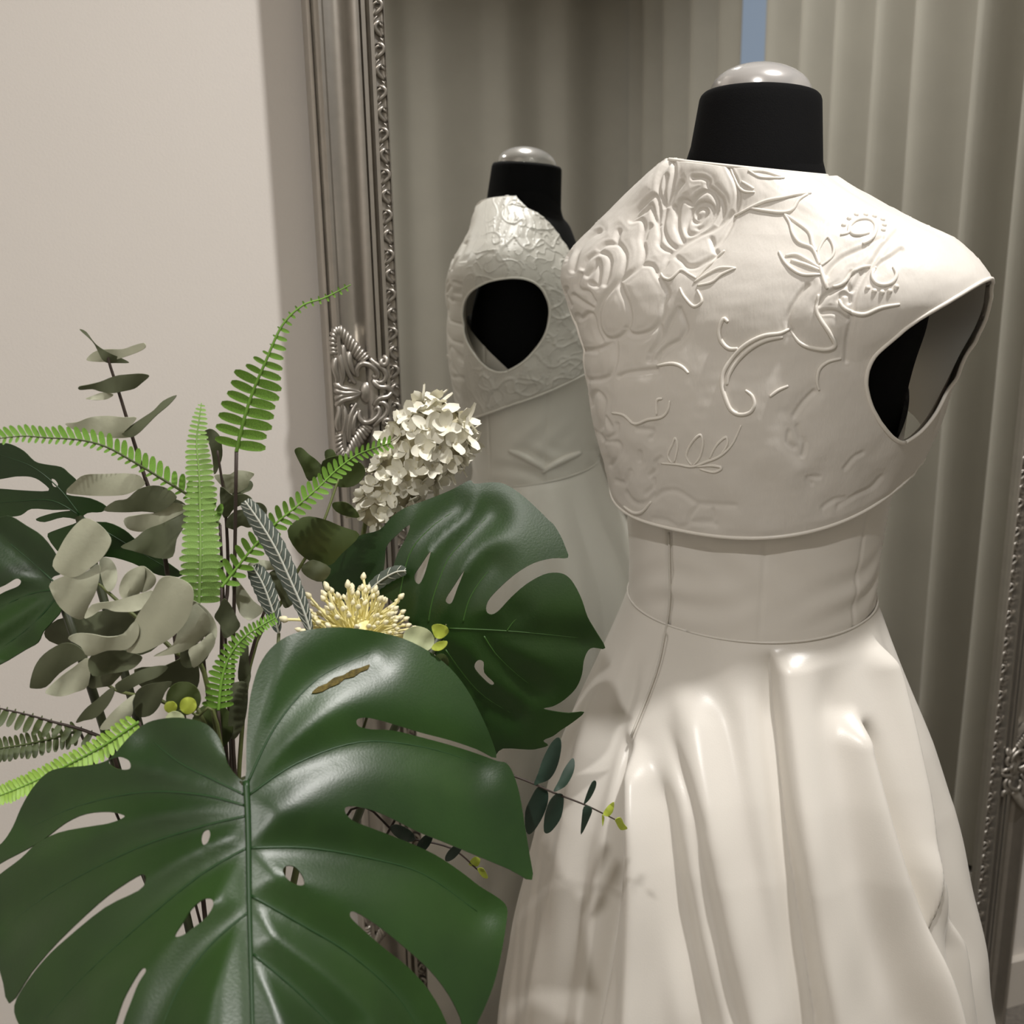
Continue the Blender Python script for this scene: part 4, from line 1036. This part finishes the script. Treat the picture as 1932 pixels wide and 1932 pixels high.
euc('small eucalyptus sprig with one pale pointed leaf beside the dusty leaves', [
 (T4((1440,60),(1560,-20),(1740,70),(1650,200),(1500,150)), 'euc_dark', .03),
 (T4((1110,130),(1180,80),(1280,130),(1330,250),(1370,400),(1280,470),(1230,380),(1160,220)), 'euc_dark', .02),
 (T4((900,30),(1000,-20),(1180,10),(1260,100),(1150,80),(1000,90)), 'euc_pale', .02),
 (T4((745,130),(830,230),(960,400),(1060,490),(930,590),(830,540),(790,440),(745,300)), 'euc_pale', .01),
 (T4((600,480),(660,370),(740,460),(790,570),(822,650),(740,740),(660,770),(620,640),(560,560)), 'euc_dark', -.015),
 (T4((820,760),(900,820),(910,1000),(930,1160),(880,1280),(800,1180),(820,960)), 'euc_dark', .005),
 (T4((730,1250),(880,1220),(900,1400),(860,1640),(760,1800),(700,1700),(720,1450)), 'euc_dark', -.02),
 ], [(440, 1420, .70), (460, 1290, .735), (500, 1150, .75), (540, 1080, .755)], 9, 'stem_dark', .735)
euc('short sprig of round yellow-green buds at the notch of the largest leaf', [
 (disc(400, 1372, 40, 46, .2), 'euc_olive', .044), (disc(346, 1318, 33, 32), 'euc_olive'), (disc(322, 1334, 12, 11), 'sprout', -.006), (disc(355, 1331, 16, 16), 'sprout', -.006),
 (disc(331, 1357, 18, 15, .2), 'sprout_pale', -.009)], [(420, 1420, .66), (370, 1350, .655), (338, 1340, .65)], 10, 'stem_green', .655, .0012)
euc('short sprig of pale green buds beside the yellow pincushion flower', [
 (disc(832, 1250, 15, 17), 'euc_olive'), (disc(790, 1206, 30, 24, .3), 'sprout_pale'), (S7((868,1330),(900,1318),(945,1330),(955,1360),(920,1392),(885,1385)), 'sprout', -.006),
 (S7((868,1440),(890,1415),(945,1405),(945,1430),(915,1455),(880,1455)), 'sprout', -.006)], [(700, 1330, .70), (780, 1240, .71), (830, 1195, .712), (842, 1178, .712)], 11, 'stem_green', .712, .0010)
euc('thin eucalyptus sprig with small paired leaves reaching over the skirt', [
 (Q5((760,870),(800,760),(850,620),(920,490),(980,440),(1010,490),(1000,600),(960,730),(900,820),(810,860)), 'euc_teal'),
 (Q5((790,900),(850,890),(890,950),(880,1060),(820,1200),(740,1310),(690,1300),(680,1120),(730,1000)), 'euc_teal', .006),
 (Q5((940,930),(990,830),(1040,720),(1110,630),(1132,670),(1120,760),(1060,870),(990,920)), 'euc_teal'),
 (Q5((960,960),(1020,960),(1032,1030),(1010,1160),(950,1260),(890,1312),(850,1290),(860,1150),(900,1030)), 'euc_teal', .008),
 (Q5((1215,1050),(1240,960),(1290,850),(1325,840),(1320,900),(1270,1000)), 'euc_teal', .01),
 (Q5((1215,1070),(1290,1090),(1260,1190),(1190,1325),(1195,1200)), 'euc_teal', .012),
 (Q5((1390,1140),(1430,1070),(1490,1030),(1480,1110),(1440,1160)), 'sprout', .016), (Q5((1380,1150),(1402,1170),(1386,1252)), 'sprout', .018),
 (Q5((1500,1190),(1550,1170),(1582,1230),(1612,1270),(1550,1282),(1510,1220)), 'sprout', .02)],
 [(760, 1520, .70), (900, 1440, .70), (972, 1465, .69), (1010, 1480, .687), (1043, 1495, .686), (1100, 1517, .685), (1136, 1534, .685), (1160, 1546, .685)], 12, 'stem_dark', .688, .0009)
euc('thin sprig with bright green tips behind a slit of the largest leaf', [
 (Q5((165,1600),(215,1530),(270,1550),(245,1615)), 'sprout'), (Q5((245,1640),(300,1635),(342,1720),(290,1712)), 'sprout'),
 (disc(760, 1572, 26, 12, .5), 'euc_teal'), (disc(800, 1592, 24, 10, -.9), 'euc_teal'), (disc(856, 1608, 22, 9, -.8), 'euc_teal')],
 [(640, 1560, .70), (760, 1580, .70), (850, 1600, .70), (900, 1640, .70), (915, 1652, .70)], 13, 'stem_dark', .70, .0009)

# --- grey dusty leaves with white ribs
def dusty(label, mid, w, k, Y, nv):
    e = empty('dusty_leaf', foot(k), label, 'foliage', None)
    q = cr(mid, 8); n = len(q); L, Rr = [], []
    for i in range(n):
        t = np.array(q[min(i + 1, n - 1)]) - np.array(q[max(i - 1, 0)]); t = t / np.linalg.norm(t); nn = np.array((-t[1], t[0]))
        ww = w * math.sin(math.pi * min(1, .08 + .92 * (i / (n - 1)) ** .8)) ** .6 * (1 + .06 * math.sin(i * 2.1))
        L.append((np.array(q[i]) + nn * ww)); Rr.append(np.array(q[i]) - nn * ww)
    QA = np.array(q)
    dep = lambda x, y: Y + .35 * np.min(np.hypot(QA[:, 0] - x, QA[:, 1] - y)) * Y / FPX
    ol = [tuple(p) for p in L] + [tuple(p) for p in reversed(Rr)]
    bl = mk('blade', *leaf_geo(ol, dep, grid=9, sharp=True), 'dusty', e, thick=.0006)
    mk('midrib', *tube([P(x, y, Y - .0008) for x, y in q], [.0006 + .0003 * i / n for i in range(n)], 5), 'dusty_vein', bl)
    for i in range(2, n - 2, max(1, int(n / nv))):
        for S in (L, Rr):
            j = max(0, i - 3)
            a = np.array(q[i]); b = np.array(S[j]) * .92 + np.array(q[j]) * .08
            c_ = (a + b) / 2 + (np.array(q[i]) - np.array(q[j])) * .12
            mk('rib', *tube([P(*p, float(dep(*p)) - .0007) for p in (a, c_, b)], [.00045, .0004, .0002], 4), 'dusty_vein', bl)
    end = P(*q[-1], Y)
    STEMS.append((k, lambda f, end=end: bez(f, end, 8), .0013))
    mk('stem', *tube(bez(foot(k), end, 8), .0013, 6), 'stem_green', e)
dusty('tall dusty grey leaf with white ribs leaning over the fern', [(462, 945), (490, 985), (520, 1035), (548, 1095), (572, 1150), (588, 1200)], 20, 14, .700, 15)
dusty('short dark dusty leaf with faint ribs left of the tall ribbed one', [(476, 1068), (495, 1100), (512, 1145), (526, 1195)], 20, 15, .728, 9)
dusty('smallest dusty ribbed leaf behind the pincushion flower', [(766, 1077), (745, 1080), (715, 1098), (690, 1125), (680, 1160)], 13, 16, .792, 6)

# --- fern fronds
def leaflet_mesh(mt, curl=.12):
    n = 7; V, Fc = [], []
    for i in range(n):
        t = i / (n - 1); w = .21 * (math.sin(math.pi * (.10 + .82 * t)) ** .38) * (1 - .12 * t) if i < n - 1 else .07
        for s in (-1, 0, 1): V.append((t, s * w, -curl * t * t + (.035 if s == 0 else 0)))
    for i in range(n - 1):
        for s in range(2):
            a = i * 3 + s; Fc.append((a, a + 3, a + 4, a + 1))
    me = mesh_from('leaflet', V, Fc); me.materials.append(M[mt]); return me
LEAFLET = {k: leaflet_mesh(k) for k in ('fern', 'fern_light', 'fern_bright', 'fern_dark')}
def fern(label, rach, mt, k, pitch, left, right, fwd=.35, tilt=.3, r=.0011, stem_mat='fern', seed=1, down=0.0, stem_to_vase=True):
    """rach: (x, y, Y) root to tip; left/right: leaflet length in px as a function of 0..1 along the frond"""
    e = empty('fern_frond', foot(k), label, 'fern')
    rnd = random.Random(seed)
    q = cr([tuple(P(*p)) for p in rach], 14); q = [Vector(p) for p in q]; n = len(q)
    mk('rachis', *tube(q, [r * (1.2 - .85 * i / n) for i in range(n)], 6), stem_mat, e)
    if stem_to_vase:
        STEMS.append((k, lambda f, q=q: [Vector(p) for p in cr([tuple(f), tuple(f * .45 + q[0] * .55 + Vector((0, .01, 0))), tuple(q[0])], 6)], r * 1.15))
        st = STEMS[-1][1](foot(k))
        mk('stem', *tube(st, r * 1.15, 6), 'stem_dark', e)
    cum = [0]
    for a, b in zip(q[:-1], q[1:]): cum.append(cum[-1] + (b - a).length)
    tot = cum[-1]; mpp = rach[0][2] / FPX; s = pitch * mpp * .6
    while s < tot * .995:
        j = min(n - 2, max(0, int(np.searchsorted(cum, s)) - 1)); f = (s - cum[j]) / max(1e-9, cum[j + 1] - cum[j])
        p = q[j].lerp(q[j + 1], f); t = (q[j + 1] - q[j]).normalized()
        view = (p - CAM).normalized(); side = t.cross(view).normalized(); nrm = side.cross(t).normalized()
        fr = s / tot
        for sg, fn in ((1, left), (-1, right)):
            ln = fn(fr) * mpp * rnd.uniform(.92, 1.08)
            if ln < 2 * mpp: continue
            x = (side * sg * math.cos(fwd) + t * math.sin(fwd) + nrm * rnd.uniform(-.2, .2) * tilt - nrm * tilt * .3 * sg + Vector((0, 0, -1)) * down).normalized()
            zz_ = (nrm - x * nrm.dot(x)).normalized(); zz_ = (zz_ + t * rnd.uniform(.1, .5) * tilt).normalized(); zz_ = (zz_ - x * zz_.dot(x)).normalized()
            y_ = zz_.cross(x)
            wd = max(ln, 14 * mpp) if ln > 10 * mpp else ln * 1.2
            Mx = Matrix(((x.x * ln, y_.x * wd, zz_.x * ln, p.x), (x.y * ln, y_.y * wd, zz_.y * ln, p.y), (x.z * ln, y_.z * wd, zz_.z * ln, p.z), (0, 0, 0, 1)))
            inst('leaflet', LEAFLET[mt], Mx, e)
        s += pitch * mpp * (1 - .45 * fr)
    return e
taper = lambda a, b, c=1.0: (lambda f: (a + (b - a) * f) * (1 if f < c else max(0, 1 - (f - c) / (1.0001 - c))))
fern('tallest fern frond bending at its tip across the mirror frame', [(446, 852, .73), (458, 800, .73), (475, 745, .73), (500, 685, .73), (532, 615, .735), (570, 577, .74), (612, 562, .745), (662, 537, .75)], 'fern', 17, 23,
     lambda f: 46 if f < .33 else (max(6, 46 - (f - .33) * 220) if f < .55 else 7), lambda f: 54 - 14 * f if f < .36 else max(9, 40 - (f - .36) * 90), .12, .25, .0012, 'fern', 1)
fern('pale upright fern frond pointing straight up', [(375, 1140, .715), (378, 1060, .715), (378, 1000, .72), (376, 900, .725), (371, 835, .73), (376, 790, .735), (380, 760, .74)], 'fern_light', 18, 15,
     lambda f: 40 * (1 - f) ** .55 + 3, lambda f: 42 * (1 - f) ** .5 + 3, .05, .35, .0010, 'fern_light', 2)
fern('arching fern frond sweeping sideways along the wall', [(415, 990, .73), (370, 945, .73), (300, 900, .725), (250, 870, .72), (200, 843, .715), (150, 830, .71), (90, 826, .70), (40, 823, .69), (-20, 830, .68)], 'fern', 19, 18,
     lambda f: 14, lambda f: 34 - 12 * f, .55, .6, .0010, 'fern_dark', 3)
fern('fern frond leaning toward the white flower spike', [(418, 1108, .715), (440, 1080, .72), (480, 1030, .725), (520, 988, .73), (560, 955, .735), (600, 920, .745), (640, 882, .755), (680, 855, .765), (738, 835, .775)], 'fern', 20, 20,
     lambda f: 34 - 14 * f if f < .75 else 16, lambda f: 30 - 10 * f if f < .75 else 17, .5, .5, .0010, 'fern', 4)
fern('short curling fern frond beside the largest leaf', [(412, 1340, .66), (418, 1285, .665), (432, 1240, .67), (458, 1205, .675), (490, 1182, .68), (520, 1165, .69)], 'fern', 21, 13,
     lambda f: 34 - 22 * f, lambda f: 28 - 16 * f, .25, .5, .0010, 'fern', 5)
fern('bright yellow-green fern frond low at the left edge', [(262, 1362, .655), (190, 1410, .65), (110, 1452, .645), (40, 1485, .64), (-30, 1512, .635)], 'fern_bright', 22, 13,
     lambda f: 30 * (1 - .3 * f), lambda f: 26 * (1 - .2 * f), .3, .6, .0010, 'fern', 6)
fern('dark olive fern frond with a nearly black stem', [(205, 1396, .68), (150, 1375, .68), (100, 1362, .68), (50, 1348, .675), (-30, 1330, .67)], 'fern_dark', 23, 24,
     lambda f: 34, lambda f: 6, .1, .4, .0013, 'stem_dark', 7)
fern('dull green fern frond hanging between the two low fronds', [(150, 1378, .69), (110, 1390, .69), (60, 1402, .685), (0, 1412, .68), (-40, 1420, .675)], 'fern_dark', 24, 15,
     lambda f: 30, lambda f: 22, .2, .5, .0010, 'fern_dark', 8)
mk_st = None

# --- white flower spike: florets of four petals
fl = empty('white_flower_spike', foot(25), 'cream white flower spike packed with small petals in front of the mirror frame', 'flower')
def petal_mesh():
    V, Fc = [], []; n = 6
    for i in range(n):
        t = i / (n - 1); w = .46 * math.sin(math.pi * (.10 + .80 * t)) ** .8
        for s in (-1, -.5, 0, .5, 1): V.append((t, s * w, .24 * t * t * (1 if t < .7 else 1.0) + .10 * s * s - .18 * max(0, t - .6)))
    for i in range(n - 1):
        for s in range(4): a = i * 5 + s; Fc.append((a, a + 5, a + 6, a + 1))
    me = mesh_from('petal', V, Fc); me.materials.append(M['petal']); return me
PETAL = petal_mesh()
fa_, fb_ = P(690, 985, .855), P(858, 775, .865)
ax = (fb_ - fa_).normalized(); Lf = (fb_ - fa_).length
v1 = ax.cross((fa_ - CAM).normalized()).normalized(); v2 = ax.cross(v1)
def frad(f): return np.interp(f, [0, .1, .3, .5, .7, .85, .95, 1.0], [.0085, .0157, .0214, .0264, .0309, .0304, .0235, .0135])
core = []
Vc, Fcc = [], []
for i in range(12):
    f = i / 11; r_ = frad(f) * .86
    for b in range(16):
        t = 2 * math.pi * b / 16; Vc.append(fa_ + ax * Lf * f + (v1 * math.cos(t) + v2 * math.sin(t)) * r_)
Fcc = grid_faces(12, 16) + [tuple(range(16)), tuple(range(11 * 16, 12 * 16))]
mk('core', Vc, Fcc, 'petal_core', fl)
STEMS.append((25, lambda f: [Vector(p) for p in cr([tuple(f), tuple(f + Vector((.010, .014, .15))), tuple(P(640, 1250, .86)), tuple(fa_), tuple(fa_ + ax * .02)], 6)], .0022))
mk('stem', *tube(STEMS[-1][1](foot(25)), .0022, 7), 'stem_green', fl)
CENTER = mesh_from('floret_center', *(lambda V, F: (V, F))([(.18 * math.cos(t), .18 * math.sin(t), 0) for t in [2 * math.pi * i / 6 for i in range(6)]] + [(0, 0, .14)], [(i, (i + 1) % 6, 6) for i in range(6)])); CENTER.materials.append(M['petal_core'])
rnd = random.Random(9); NF = 86
for i in range(NF):
    f = (i + .5) / NF; f = f ** .82; ang = i * 2.39996
    r_ = float(frad(f)); nrm = (v1 * math.cos(ang) + v2 * math.sin(ang))
    if f > .9: nrm = (nrm * (1 - (f - .9) * 7) + ax * (f - .9) * 10).normalized()
    nrm = (nrm + ax * .25 + Vector((rnd.uniform(-.2, .2), rnd.uniform(-.2, .2), rnd.uniform(-.2, .2)))).normalized()
    p = fa_ + ax * Lf * f + (v1 * math.cos(ang) + v2 * math.sin(ang)) * r_ * .94
    sz = .0113 * (.74 + .36 * f) * rnd.uniform(.85, 1.15)
    e1 = nrm.orthogonal().normalized(); e2 = nrm.cross(e1); a0 = rnd.uniform(0, 6.28)
    o = inst('floret', CENTER, Matrix(((e1.x * sz, e2.x * sz, nrm.x * sz, p.x), (e1.y * sz, e2.y * sz, nrm.y * sz, p.y), (e1.z * sz, e2.z * sz, nrm.z * sz, p.z), (0, 0, 0, 1))), fl)
    if nrm.dot((CAM - p).normalized()) < -.35: npet = 2
    else: npet = 4
    for k in range(npet):
        a = a0 + k * math.pi / 2 + rnd.uniform(-.25, .25); bend = rnd.uniform(-.25, 1.0)
        Rm = Matrix.Rotation(a, 4, 'Z') @ Matrix.Rotation(-bend, 4, 'Y') @ Matrix.Rotation(rnd.uniform(-.5, .5), 4, 'X') @ Matrix.Diagonal((rnd.uniform(1.0, 1.4), rnd.uniform(.85, 1.15), rnd.uniform(.6, 1.6), 1))
        c = link(bpy.data.objects.new('petal', PETAL)); c.parent = o; c.matrix_local = Rm

# --- yellow pincushion flower
pf = empty('pincushion_flower', foot(26), 'pale yellow pincushion flower behind the rim of the largest leaf', 'flower')
pb = P(672, 1210, .738)
STEMS.append((26, lambda f: bez(f, pb, 8), .0028))
mk('stem', *tube(bez(foot(26), pb, 8), .0028, 7), 'stem_green', pf)
up = Vector((.05, -.06, .99)).normalized()
def style_mesh():
    c = cr([(0, 0, 0), (.05, 0, .35), (.06, 0, .7), (-.02, 0, 1.0)], 4)
    a = tube(c, [.028 - .008 * i / len(c) for i in range(len(c))], 5)
    me = mesh_from('style', *a); me.materials.append(M['protea']); return me
def tip_mesh():
    V = []; Fc = grid_faces(4, 6) + [tuple(range(5, -1, -1)), tuple(range(18, 24))]
    for r_, z_ in ((.02, -.04), (.05, .0), (.042, .04), (.012, .085)):
        for b in range(6): V.append((r_ * math.cos(b * math.pi / 3) - .02, r_ * math.sin(b * math.pi / 3), 1.0 + z_))
    me = mesh_from('style_tip', V, Fc); me.materials.append(M['protea_tip']); return me
STY, TIP = style_mesh(), tip_mesh()
Vd, Fd = [], []
b1 = up.orthogonal().normalized(); b2 = up.cross(b1)
for i in range(7):
    ph_ = math.pi / 2 * i / 6
    for b in range(18): t = 2 * math.pi * b / 18; Vd.append(pb + (b1 * math.cos(t) + b2 * math.sin(t)) * .017 * math.cos(ph_) + up * (.020 * math.sin(ph_)))
mk('cushion', Vd, grid_faces(7, 18) + [tuple(range(18))], 'protea', pf)
rnd = random.Random(4); NS = 190
for i in range(NS):
    c_ = 1 - (i + .5) / NS * 1.05; t = i * 2.39996; s_ = math.sqrt(max(0, 1 - c_ * c_))
    d_ = (b1 * math.cos(t) + b2 * math.sin(t)) * s_ + up * c_
    ln = .040 * (.78 + .30 * (1 - abs(c_ - .5))) * rnd.uniform(.8, 1.12)
    if rnd.random() < .12: ln *= 1.2
    zx = (d_ + Vector((rnd.uniform(-.12, .12), rnd.uniform(-.12, .12), rnd.uniform(-.05, .15)))).normalized(); xx = zx.orthogonal().normalized(); yy = zx.cross(xx)
    rt = Matrix.Rotation(rnd.uniform(0, 6.28), 4, 'Z')
    Mx = Matrix(((xx.x * ln, yy.x * ln, zx.x * ln, pb.x), (xx.y * ln, yy.y * ln, zx.y * ln, pb.y), (xx.z * ln, yy.z * ln, zx.z * ln, pb.z), (0, 0, 0, 1))) @ rt
    o = inst('style', STY, Mx, pf)
    c = link(bpy.data.objects.new('style_tip', TIP)); c.parent = o
